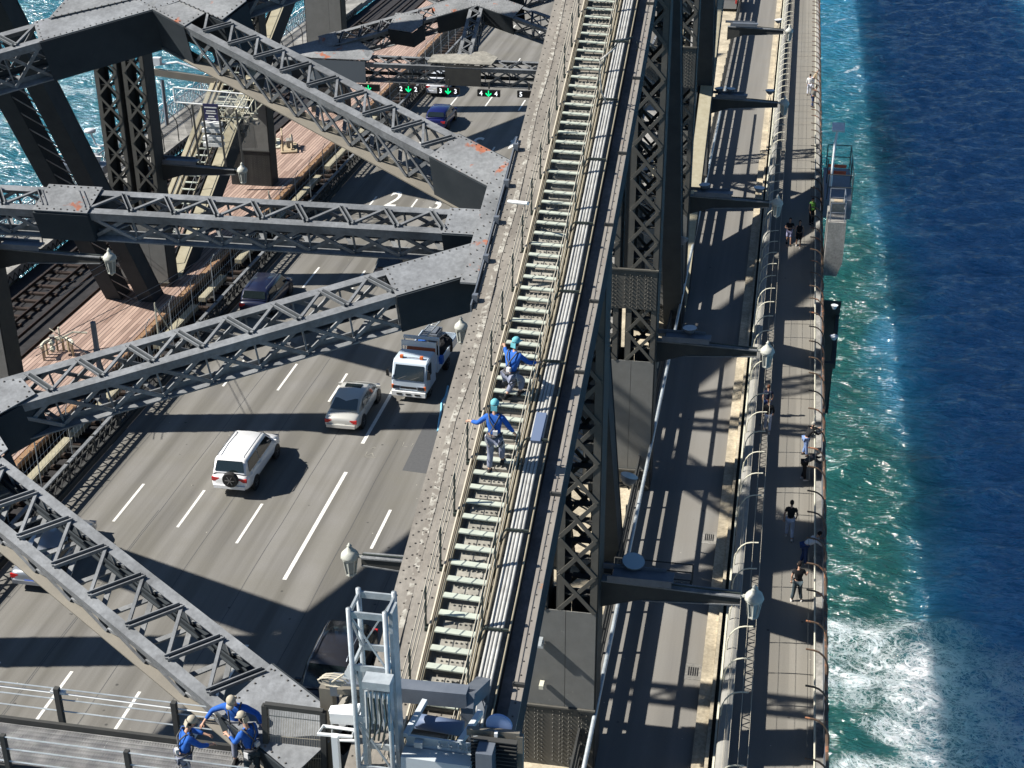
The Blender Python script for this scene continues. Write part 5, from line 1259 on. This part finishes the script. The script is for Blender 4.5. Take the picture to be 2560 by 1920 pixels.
    if hat:
        b = MB(); rings = [[hc+q@V((r*math.cos(a*math.pi/6), r*math.sin(a*math.pi/6)*1.12, z)) for a in range(12)] for r, z in ((.094, .03), (.097, .06), (.088, .11), (.05, .15), (.01, .158))]
        b.loft(rings); b.prism([hc+q@V(v_) for v_ in ((-.08, .06, .035), (.08, .06, .035), (.075, .15, .03), (.03, .18, .025), (-.03, .18, .025), (-.075, .15, .03))], q@V((0, 0, .012))); b.build('cap', hat, t, smooth=True)
        b = MB(); b.box(hc+q@V((0, -.1, -.03)), (.14, .02, .12), q=q); b.build('neck_flap', hat, t)
    # top
    tv = [hip+V((0, 0, .02)), bel, chest, neck-(neck-chest)*.2, shl, er*0+shl.lerp(el, .5), el, el.lerp(hnl, .8), shr, shr.lerp(er, .5), er, er.lerp(hnr, .8)]
    trd = [(.155, .125), (.145, .115), (.165, .125), (.07, .065), .08, .066, .058, .046, .08, .066, .058, .046]
    te = [(0, 1), (1, 2), (2, 3), (2, 4), (4, 5), (2, 8), (8, 9)]
    if sleeves == 1: te += [(5, 6), (6, 7), (9, 10), (10, 11)]; ids = list(range(12))
    elif sleeves == 0: ids = [0, 1, 2, 3, 4, 8]; te = [(0, 1), (1, 2), (2, 3), (2, 4), (2, 5)]
    else: ids = [0, 1, 2, 3, 4, 5, 8, 9]; te = [(0, 1), (1, 2), (2, 3), (2, 4), (4, 5), (2, 6), (6, 7)]
    skin_mesh('shirt', [tv[i] for i in ids], te, [trd[i] for i in ids], top, t)
    kk = .5 if shorts else 1
    if shorts: bv = [hip, hl, hl.lerp(kl, .9), hr, hr.lerp(kr, .9)]; be = [(0, 1), (1, 2), (0, 3), (3, 4)]; br = [(.16, .13), .115, .1, .115, .1]
    else: bv = [hip, hl, kl, kl.lerp(fl, .88), hr, kr, kr.lerp(fr, .88)]; be = [(0, 1), (1, 2), (2, 3), (0, 4), (4, 5), (5, 6)]; br = [(.15, .125), .11, .082, .07, .11, .082, .07]
    skin_mesh('trousers' if not shorts else 'shorts', bv, be, br, bottom, t)
    for f in (fl, fr):
        b = MB(); b.loft([[f+V((x*wd, y, z)) for x, z in ((-1, -.075), (1, -.075), (.9, -.02), (.5, zt), (-.5, zt), (-.9, -.02))] for y, wd, zt in ((-.07, .035, .0), (-.03, .045, .045), (.05, .045, .03), (.14, .042, -.01), (.19, .03, -.035))]); b.build('shoe', shoes, t, smooth=True)
    if harness:
        b = MB()
        for s in (-1, 1):
            b.tube([chest+V((s*.12, .13, .12)), chest+V((s*.13, -.02, .21)), chest+V((s*.08, -.15, .08)), bel+V((-s*.08, -.14, 0)), hip+V((s*.0, -.16, .02))], .018, 5); b.tube([chest+V((s*.1, .14, .1)), bel+V((s*.1, .14, 0)), hip+V((s*.1, .14, 0))], .018, 5)
            b.tube([hip+V((s*.14, .08, .0)), hip+V((s*.19, 0, -.14)), hip+V((s*.1, -.13, -.2)), hip+V((s*.02, -.1, -.12))], .02, 5)
        b.tube([hip+V((.165*math.cos(a*.785), .145*math.sin(a*.785), .06)) for a in range(8)], .03, 5, closed=True); b.build('harness', 'harness', t, smooth=True)
        b = MB(); b.box(bel+V((.05, -.17, .02)), (.1, .07, .1)); b.tube([hip+V((.17, 0, .05)), hip+V((.2, .05, -.2)), hip+V((.16, .1, -.3))], .015, 5); b.box(hip+V((-.17, -.04, -.02)), (.06, .12, .14)); b.build('gear', 'strap_white', t)
    if bag:
        b = MB(); b.loft([[chest+V((x*wd, -.13-dp*y, z)) for x, y, z in ((-.13, 0, -.25), (.13, 0, -.25), (.13, 1, -.22), (-.13, 1, -.22))] if False else [chest+V((x*.13, -.12-y*.13, zz)) for x, y in ((-1, 0), (1, 0), (.8, 1), (-.8, 1))] for zz, wd, dp in ((-.28, 1, 1), (.1, 1, 1))]); b.build('backpack', bag, t)
    return t
walk = dict(ll=((-.01, .14, -.41), (-.02, .12, -.83)), rl=((.01, .02, -.42), (.02, -.26, -.8)), la=((-.08, -.06, -.28), (-.07, .02, -.53)), ra=((.08, .06, -.28), (.06, .2, -.5)))
folded = dict(la=((-.1, .06, -.27), (.12, .2, -.22)), ra=((.1, .06, -.27), (-.12, .2, -.25)))
G_ = 'walkers on the footpath'
FZ = .1
def fp(px_, py_): q = at(px_, py_, z=FZ); return (q.x, q.y, FZ)
PI = math.pi
person('walker in a black top and pale trousers, walking away alone mid-path', fp(1972, 1345), 0, walk, 'shirt_black', 'trousers_white', 'shoe_white', group=G_, h=1.75, sleeves=2, bag=None)
person('man in a black top and grey jeans standing beside the stooping man', fp(1990, 1503), .1, dict(ll=((-.02, .03, -.42), (-.08, 0, -.84)), rl=((.02, .03, -.42), (.1, .02, -.84)), ra=((.12, .1, -.26), (.2, .32, -.3))), 'shirt_black', 'jeans_grey', 'shoe_white', sleeves=2, group=G_, h=1.75)
person('man in a white shirt stooping towards the outer rail', (2.35, 50.6, FZ), -PI/2+.5, dict(lean=1.15, la=((-.08, .2, -.2), (-.03, .42, -.18)), ra=((.08, .2, -.2), (.03, .42, -.2)), hip=.88), 'shirt_white', 'jeans', 'shoe_white', group=G_)
person('walker in black top and white trousers on the right of a close pair', fp(1917, 1078), 0, walk, 'shirt_black', 'trousers_white', 'shoe_white', hair='hair_brown', group=G_, h=1.65)
person('brown-haired walker in navy on the left of the close pair by the parapet', (.52, 63.2, FZ), .1, walk, 'shirt_navy', 'jeans', 'shoe_white', hair='hair_brown', group=G_, h=1.62, sleeves=2)
person('person in black and blue jeans leaning on the outer rail', (2.35, 59.6, FZ), -PI/2+.4, dict(lean=.45, la=((-.06, .24, -.18), (-.02, .45, -.1)), ra=((.06, .24, -.18), (.02, .45, -.1))), 'shirt_black', 'jeans_light', 'shoe_dark', hair='hair_fair', group=G_)
person('person in dark grey stooping low over the outer rail', (2.3, 57.4, FZ), -PI/2+.15, dict(lean=.95, la=((-.06, .22, -.2), (-.02, .4, -.12)), ra=((.06, .22, -.2), (.02, .4, -.12)), hip=.9), 'shirt_grey', 'trousers_black', 'shoe_white', hair='hair_fair', group=G_)
person('person in black top and lilac shorts facing the camera, left of two', fp(1971, 612), PI, dict(walk, **folded), 'shirt_black', 'shorts_lilac', 'shoe_dark', shorts=True, sleeves=2, group=G_)
person('person in a black vest and black shorts facing the camera, right of two', fp(1995, 618), PI, walk, 'shirt_black', 'trousers_black', 'shoe_white', shorts=True, sleeves=0, group=G_)
t = person('guard in a green high-visibility vest standing at the outer fence near the pod', fp(2027, 560), -PI/2-.9, {}, 'shirt_black', 'trousers_black', 'shoe_dark', group=G_)
b = MB(); b.lathe((0, 0, 1.0), [(.175, .0), (.18, .2), (.19, .42), (.13, .5)], 10); b.build('vest', 'hivis', t)
for i, (a, c, tp, bt, ln, lb) in enumerate(((2030, 268, 'shirt_grey', 'jeans', .3, 'person in grey leaning at the outer fence, nearest of three far walkers'), (2022, 238, 'shirt_white', 'trousers_white', .1, 'pale-clothed walker between two others at the far outer fence'), (2031, 222, 'tan', 'trousers_white', .5, 'person in beige stooping at the outer fence, farthest of three'))):
    person(lb, fp(a, c), -PI/2 if i != 1 else 0, dict(lean=ln), tp, bt, group=G_, hair='hair_fair' if i == 2 else 'hair_dark')
# workers on the stairway
def on_tread(px_, py_):
    q = at(px_, py_, x=-5.76); return q
w1 = on_tread(1222, 1180); w2 = on_tread(1258, 975)
climb = dict(ll=((-.02, .1, -.41), (-.03, .0, -.83)), rl=((.02, .26, -.3), (.03, .22, -.68)), la=((-.2, .02, -.2), (-.42, .2, -.26)), ra=((.15, .02, -.25), (.22, .2, -.46)), lean=.1)
stairp = (('worker in a blue shirt, grey overalls and aqua cap climbing lower on the stairway', w1, 28.4, 0.0), ('worker in a blue shirt, grey overalls and aqua cap climbing higher on the stairway', w2, 31.6, -.15))
def stair_y(py):
    lo, hi = 20, 48
    for _ in range(40):
        m_ = (lo+hi)/2
        if projy(-5.76, m_, cz(m_)+.2) > py: lo = m_
        else: hi = m_
    return lo
crouch = dict(climb, la=((-.16, .12, -.12), (-.36, .3, -.06)), ra=((.12, .16, -.2), (.2, .42, -.26)), head=-.1, hip=.66, ll=((-.02, .3, -.26), (-.03, .02, -.56)), rl=((.02, .34, -.2), (.03, .2, -.48)), lean=.35)
for lb, py_, po_, rr in ((stairp[0][0], 1176, climb, 0), (stairp[1][0], 992, crouch, -.5)):
    yy = stair_y(py_)
    person(lb, (-5.76+(.05 if po_ is climb else 0), yy, cz(yy)+.14), rr, po_, 'shirt_blue', 'overalls', 'shoe_dark', hat='cap_aqua', harness=True, h=1.74, hair='hair_brown', group='workers climbing the stairway')

# ================================================================== CATWALK BETWEEN THE TRUSSES (bottom left)
CWZ = 12.75; CY0, CY1 = 21.9, 22.9
e0 = at(0, 1812, z=CWZ); e1 = at(655, 1880, z=CWZ)
t = thing('catwalk', 'grated catwalk with cable railings crossing above the road at bottom left', 'catwalk', (0, 0, 0))
Yf = (e0.y+e1.y)/2; Yn = Yf-1.25
def grating():
    m = bpy.data.materials.new('grate_cw'); m.use_nodes = True; n = m.node_tree.nodes; l = m.node_tree.links
    p = n['Principled BSDF']; p.inputs['Roughness'].default_value = .6
    g = n.new('ShaderNodeNewGeometry'); sp = n.new('ShaderNodeSeparateXYZ'); l.new(g.outputs['Position'], sp.inputs[0])
    def fr(o, s, th):
        a = n.new('ShaderNodeMath'); a.operation = 'DIVIDE'; l.new(o, a.inputs[0]); a.inputs[1].default_value = s
        b_ = n.new('ShaderNodeMath'); b_.operation = 'ADD'; l.new(a.outputs[0], b_.inputs[0]); b_.inputs[1].default_value = 1000
        c = n.new('ShaderNodeMath'); c.operation = 'FRACT'; l.new(b_.outputs[0], c.inputs[0])
        d = n.new('ShaderNodeMath'); d.operation = 'LESS_THAN'; l.new(c.outputs[0], d.inputs[0]); d.inputs[1].default_value = th; return d.outputs[0]
    a = fr(sp.outputs[0], .06, .5); b_ = fr(sp.outputs[1], .12, .25)
    mx = n.new('ShaderNodeMath'); mx.operation = 'MAXIMUM'; l.new(a, mx.inputs[0]); l.new(b_, mx.inputs[1])
    nz = n.new('ShaderNodeTexNoise'); nz.inputs['Scale'].default_value = 3; nz.inputs['Detail'].default_value = 5; l.new(g.outputs['Position'], nz.inputs[0])
    cr = n.new('ShaderNodeValToRGB'); cr.color_ramp.elements[0].position = .35; cr.color_ramp.elements[0].color = (.12, .12, .125, 1); cr.color_ramp.elements[1].position = .7; cr.color_ramp.elements[1].color = (.27, .27, .26, 1); l.new(nz.outputs[0], cr.inputs[0]); l.new(cr.outputs[0], p.inputs['Base Color'])
    tr = n.new('ShaderNodeBsdfTransparent'); ms = n.new('ShaderNodeMixShader'); l.new(mx.outputs[0], ms.inputs[0]); l.new(tr.outputs[0], ms.inputs[1]); l.new(p.outputs[0], ms.inputs[2]); l.new(ms.outputs[0], n['Material Output'].inputs[0]); MT['grate_cw'] = m
grating()
X0c, X1c = -25.5, -7.9
MB().box(((X0c+X1c)/2, (Yf+Yn)/2, CWZ-.03), (X1c-X0c, Yf-Yn, .04)).build('grating', 'grate_cw', t)
b = MB(); b.box(((X0c+X1c)/2, Yf+.06, CWZ-.02), (X1c-X0c, .08, .26)); b.box(((X0c+X1c)/2, Yn-.06, CWZ-.02), (X1c-X0c, .08, .26)); b.build('edge_beams', 'steel_dark', t)
b = MB(); b.box(((X0c+X1c)/2, Yf+.34, CWZ-.35), (X1c-X0c, .12, .12)); b.build('pipe_tray', 'steel_dark', t)
b = MB()
for x in (-21.9, -19.2, -16.55, -13.95, -11.35, -8.75):
    b.box((x, Yf+.16, CWZ+.4), (.11, .11, 1.15)); b.box((x, Yf+.24, CWZ-.25), (.12, .4, .1))
b.each('post', 'steel_dark', t, 2)
b = MB()
for x in (-20.6, -17.0, -14.35, -11.7, -9.1): b.box((x, Yn-.14, CWZ+.4), (.1, .1, 1.1))
b.each('post', 'steel_dark', t)
b = MB()
for yy, hs in ((Yf+.18, (.35, .66, .94)), (Yn-.16, (.3, .62, .92))):
    for h_ in hs: b.tube([(X0c, yy, CWZ+h_), (X1c, yy, CWZ+h_)], .016, 5)
b.build('railing_cables', 'galv', t)
MB().tube([(X0c, Yf+.2, CWZ+.80), (-13.9, Yf+.2, CWZ+.80), (X1c, Yf+.2, CWZ+.74)], .02, 5).build('life_line', 'white_metal', t)
MB().box((-13.95, Yf+.2, CWZ+.84), (.32, .1, .06)).build('clamp', 'white_metal', t)
# three climbers on the catwalk
def cwp(px_, zt, Y): return at(px_, zt, y=Y)
gC = 'climbers on the catwalk'
p = at(452, 1822, z=CWZ+1.5); person('climber in a blue shirt and pale cap gripping the rail, left of three', (p.x, p.y-.05, CWZ), -.9, dict(lean=.25, la=((-.1, .2, -.2), (.05, .42, -.28)), ra=((.08, .2, -.2), (0, .42, -.3)), head=.3), 'shirt_blue', 'overalls', 'shoe_dark', hat='cap_khaki', harness=True, group=gC, h=1.7)
p = at(583, 1752, z=CWZ+1.6); person('climber facing the camera in blue with a pale cap and arms spread along the rail', (p.x, p.y+.1, CWZ), PI+.05, dict(lean=.12, la=((-.28, .02, -.12), (-.42, .18, -.3)), ra=((.28, .02, -.12), (.42, .18, -.3)), head=.5), 'shirt_blue', 'overalls', 'shoe_dark', hat='cap_khaki', harness=True, group=gC, h=1.76)
p = at(622, 1812, z=CWZ+1.5); person('climber in blue with a tan cap standing nearest the camera, right of three', (p.x, p.y, CWZ), 1.1, dict(lean=.15, la=((-.06, .12, -.25), (-.02, .38, -.2)), head=.3), 'shirt_blue', 'jeans_grey', 'shoe_dark', hat='cap_khaki', harness=True, group=gC, h=1.66)

# ================================================================== GATE AND MAINTENANCE GANTRY (bottom centre)
GY = 20.9
def pg(a, c, y=GY): return at(a, c, y=y)
t = thing('mesh_gate', 'dark framed mesh gate closing the catwalk beside the hoist', 'gate', (0, 0, 0))
A0, A1, A2, A3 = pg(662, 1762, 21.3), pg(808, 1780, 21.3), pg(815, 2010, 21.3), pg(672, 2010, 21.3)
b = MB(); b.bar(A0, A1, .1, .1); b.bar(A0, A3, .11, .11, (0, 1, 0)); b.bar(A1, A2, .11, .11, (0, 1, 0)); b.build('frame', 'steel_dark', t)
mp = MB()
for i in range(34): s = (i+.5)/34; mp.bar(A0.lerp(A1, s)+V((0, -.0, 0)), A3.lerp(A2, s), .008, .008, (0, 1, 0))
for i in range(5): s = (i+.5)/5; mp.bar(A0.lerp(A3, s), A1.lerp(A2, s), .012, .012, (0, 1, 0))
mp.build('mesh_panel', 'wire_lit', t)
# riveted deck plate behind the gate
t = thing('landing_plate', 'warm grey riveted plate behind the mesh gate', 'landing', (0, 0, 0))
LX0, LX1 = -9.9, -7.32; zl = 12.2
MB().prism([V((LX0, 23.0, 12.9)), V((LX1, 22.6, 12.9)), V((LX1, 18.5, 11.9)), V((LX0, 18.5, 11.9))], (0, 0, -.06)).build('plate', 'chord_pale', t)
rv = MB()
for i in range(90):
    x = random.choice([-9.7, -9.2, -8.9, -8.3, -7.8])+random.uniform(-.03, .03); y = 19.2+.13*(i % 27); rv.rivet((x, y, 12.9-(23-y)*.225), (0, -.2, 1), .035, .03)
rv.build('rivets', 'rivet', t); b = MB()
for yy in (20.2, 21.4, 22.2): b.box((-8.6, yy, 12.9-(23-yy)*.225+.02), (2.5, .03, .03))
b.box((-8.65, 20.5, 12.5), (.28, 3.4, .3)); b.build('ribs', 'steel_dark', t)
# gantry frame straddling the chord
t = thing('gantry', 'dark steel gantry frame straddling the chord at the foot of the stairway', 'gantry', (0, 0, 0))
gy = 21.6
B0, B1, B2 = pg(985, 1716, gy), pg(1170, 1742, gy), pg(1208, 1712, gy+.9)
b = MB(); b.bar(pg(830, 1710, gy), B1, .3, .34); b.bar(B1+V((0, -.1, 0)), B2, .28, .3); b.build('top_beam', 'galv_dark', t)
b = MB(); b.bar(B2+V((0, 0, -.1)), B2+V((-.02, 0, -2.6)), .22, .22, (0, 1, 0)); b.bar(B1+V((0, 0, -.1)), B1+V((-.0, 0, -1.0)), .24, .24, (0, 1, 0)); b.bar(B2+V((0, -.1, -.3)), B1+V((.1, -.1, -1.5)), .16, .16, (0, 1, 0)); b.build('legs', 'galv_dark', t)
b = MB(); L0, L1 = pg(818, 1712, gy), pg(875, 1722, gy); b.bar(L0, L0+V((.0, 0, -2.4)), .26, .26, (0, 1, 0)); b.bar(L0, L1, .2, .2); b.build('leg', 'chord_warm' if 'chord_warm' in MT else 'steel_warm', t)
b = MB(); 
for i, (a, c, w_) in enumerate(((900, 1725, .3), (905, 1745, .22), (930, 1770, .4))): b.bar(pg(a-55, c, gy-.2), pg(a+60, c+6, gy-.2), w_*.4, .12)
b.bar(pg(845, 1790, gy-.4), pg(885, 1725, gy-.1), .12, .2); b.bar(pg(862, 1795, gy-.4), pg(905, 1725, gy-.1), .1, .2); b.build('machine_frame', 'steel_warm', t)
b = MB(); b.tube([pg(1040, 1802, gy-.6), pg(1158, 1822, gy-.6)], .15, 12); b.build('cylinder', 'conduit_blue', t, smooth=True)
b = MB(); b.bar(pg(828, 1782, gy-.6), pg(905, 1776, gy-.6), .16, .22); b.bar(pg(828, 1790, gy-.8), pg(905, 1795, gy-.8), .16, .24); b.build('white_beam', 'white_metal', t)
# grey tray with levers
t = thing('control_tray', 'pale grey steel tray with small levers hung on the gantry', 'tray', (0, 0, 0))
ty = 20.3
a, c_, d, e = pg(1014, 1838, ty), pg(1188, 1862, ty), pg(1178, 1905, ty), pg(1008, 1882, ty)
b = MB(); b.prism([a, c_, c_+V((0, .06, -.0))+V((0, 0, -.22)), a+V((0, .06, -.22))], (0, .04, 0)); b.prism([e, d, c_+V((0, .1, -.2)), a+V((0, .1, -.2))], (0, 0, .03)); b.bar((a+e)/2+V((0, -.15, -.2)), (c_+d)/2+V((0, -.15, -.2)), .3, .3); b.build('tray', 'grey_box', t)
b = MB(); b.bar(a, a+V((.15, .9, .1)), .1, .1); b.bar(a.lerp(c_, .78), a.lerp(c_, .86)+V((.12, .8, .1)), .1, .1); b.bar(c_, c_+V((.03, -.1, .25)), .08, .08); b.build('arms', 'grey_box', t)
b = MB()
for s in (.5, .64, .78, .9): q = a.lerp(c_, s)+V((0, -.05, -.12)); b.bar(q, q+V((0, -.06, .16)), .03, .03); b.box(q, (.08, .05, .05))
b.box(a.lerp(c_, .2)+V((0, -.06, -.1)), (.16, .12, .12)); b.build('levers', 'galv', t)
b = MB(); q = (d+e)/2+V((0, .3, -.55)); b.box(q, (1.0, .6, .5)); b.build('machine_box', 'galv_dark', t)
# hoist mast
t = thing('hoist_mast', 'tall galvanised lattice hoist mast rising at the bottom centre', 'mast', (0, 0, 0))
my = 20.0; TL, TR = pg(871, 1521, my), pg(962, 1530, my); wd = TR.x-TL.x; zt = TL.z; bl, br_ = TL.x, TR.x; dp = .62; zb = zt-6.5
b = MB()
for x, y_ in ((bl, my), (br_, my), (bl+.0, my+dp), (br_, my+dp)): b.tube([(x, y_, zt), (x, y_, zb)], .05, 8)
b.build('tubes', 'galv', t, smooth=True)
b = MB(); b.box((br_+.06, my+.3, (zt+zb)/2-.05), (.07, .35, zt-zb-.1)); b.box((bl+.14, my+.02, (zt+zb)/2-.6), (.07, .06, zt-zb-1.2)); b.build('rack_rails', 'galv', t)
b = MB(); z = zt-.12; i = 0
while z > zb:
    for y_ in (my, my+dp): b.bar((bl, y_, z), (br_, y_, z), .04, .13, (0, 0, 1))
    for x in (bl, br_): b.bar((x, my, z), (x, my+dp, z), .04, .1)
    z2 = z-1.15
    b.bar((bl, my, z), (br_, my, z2), .03, .03); b.bar((br_, my+dp, z), (bl, my+dp, z2), .03, .03)
    for x in (bl, br_): b.bar((x, my, z), (x, my+dp, z2), .03, .03)
    z = z2
b.build('braces', 'galv', t)
t = thing('hoist_motor', 'grey finned drive unit with cables clamped on the hoist mast', 'motor', (0, 0, 0))
q = pg(948, 1755, my-.3); b = MB(); b.box(q+V((0, 0, .45)), (.5, .3, .16)); b.box(q+V((0, .1, -.1)), (.42, .2, .7))
for i in range(6): b.tube([q+V((-.2+.08*i, -.1, .3)), q+V((-.2+.08*i, -.14, -.5))], .03, 5)
b.build('unit', 'galv', t); b = MB()
for i in range(4): b.tube([q+V((-.15+.1*i, -.16, .2)), q+V((-.1+.1*i, -.25, -.2)), q+V((-.15+.08*i, -.2, -.7))], .02, 5)
b.build('cables', 'cable', t)
t = thing('white_bracket', 'white rectangular tube frame and coiled hoses left of the hoist mast', 'frame', (0, 0, 0))
b = MB(); P0, P1, P2, P3_ = pg(808, 1815, 20.6), pg(885, 1825, 20.6), pg(880, 1842, 20.2), pg(795, 1835, 20.2); b.tube([P0, P1, P2, P3_], .035, 5, closed=True)
Q0, Q1 = pg(828, 1798, 20.8), pg(885, 1800, 20.8); b.tube([Q0, Q1, Q1+V((0, 0, -.5)), Q0+V((0, 0, -.5))], .035, 5, closed=True); b.bar(P3_.lerp(P2, .5), P3_.lerp(P2, .5)+V((0, 0, -2)), .12, .12, (0, 1, 0)); b.build('frame', 'white_metal', t)
b = MB(); b.prism([pg(855, 1695, 21), pg(874, 1655, 21), pg(885, 1660, 21), pg(880, 1700, 21)], (0, .15, 0)); b.build('cover', 'white_metal', t)
b = MB(); cc = pg(830, 1705, 21.2)
for k in range(3): b.tube([cc+V((.28*math.cos(i*.6)+.04*k, .03*k, .1*math.sin(i*.6)+.03*k)) for i in range(10)], .02, 4)
b.tube([cc, pg(860, 1685, 21)], .02, 4); b.build('hoses', 'wire_lit', t)
# dish + frame at right of the gantry
t = thing('warning_disc', 'pale blue round disc clamped on the gantry rail at the bottom', 'disc', (0, 0, 0))
q = pg(1245, 1822, 20.4); MB().lathe(q+V((0, .1, 0)), [(.05, -.03), (.24, -.02), (.25, .02), (.05, .04)], 20, axis='y').build('disc', mat('disc_blue', (.28, .38, .62), .5), t)
MB().box(q+V((-.02, -.08, -.22)), (.06, .08, .4)).build('clamp', 'white_metal', t)
t = thing('gantry_rail', 'grey angled rail and grating steps to the right of the gantry', 'railing', (0, 0, 0))
R0, R1 = pg(1168, 1826, 20.4), pg(1300, 1838, 20.4); b = MB(); b.bar(R0, R1, .1, .14); b.bar(R1, R1+V((0, 0, -1.6)), .12, .12, (0, 1, 0)); b.build('rail', 'steel_warm', t)
b = MB()
for i in range(9): b.box(pg(1235, 1850+9*i, 20.2), (.85, .12, .02))
b.build('steps', 'steel_dark', t); MB().box(pg(1215, 1900, 20), (.3, .4, .6)).build('box', 'galv_dark', t)
# half-hidden workers in the gantry
person('worker in blue bending inside the gantry, glimpsed under its top beam', (pg(1085, 1790, 22.6).x, 22.9, 12.9), 0, dict(lean=1.1, hip=.86), 'shirt_blue', 'overalls', 'shoe_dark', harness=True, h=1.7, group='workers inside the gantry')
person('worker in blue crouching behind the grey tray, seen in part between mast and tray', (pg(1010, 1850, 20.9).x, 20.9, 11.3), .3, dict(lean=.5), 'shirt_blue', 'jeans', 'shoe_dark', h=1.7, group='workers inside the gantry')
# cover plate bits on the nearest post
p = at(1352, 1600, y=37.0); t = thing('bracket_light', 'small grey bracket lamp casting a long shadow on the nearest post plate', 'lamp', (0, 0, 0)); b = MB(); b.box(p+V((0, -.25, .1)), (.16, .5, .06)); b.box(p+V((0, -.1, -.08)), (.2, .2, .2)); b.build('lamp', 'galv', t)
p = at(1356, 1705, y=37.0); tag(MB().box(p+V((0, -.15, 0)), (.14, .3, .14)).build('junction_box', 'cream'), 'small cream junction box on the nearest post plate', 'box')
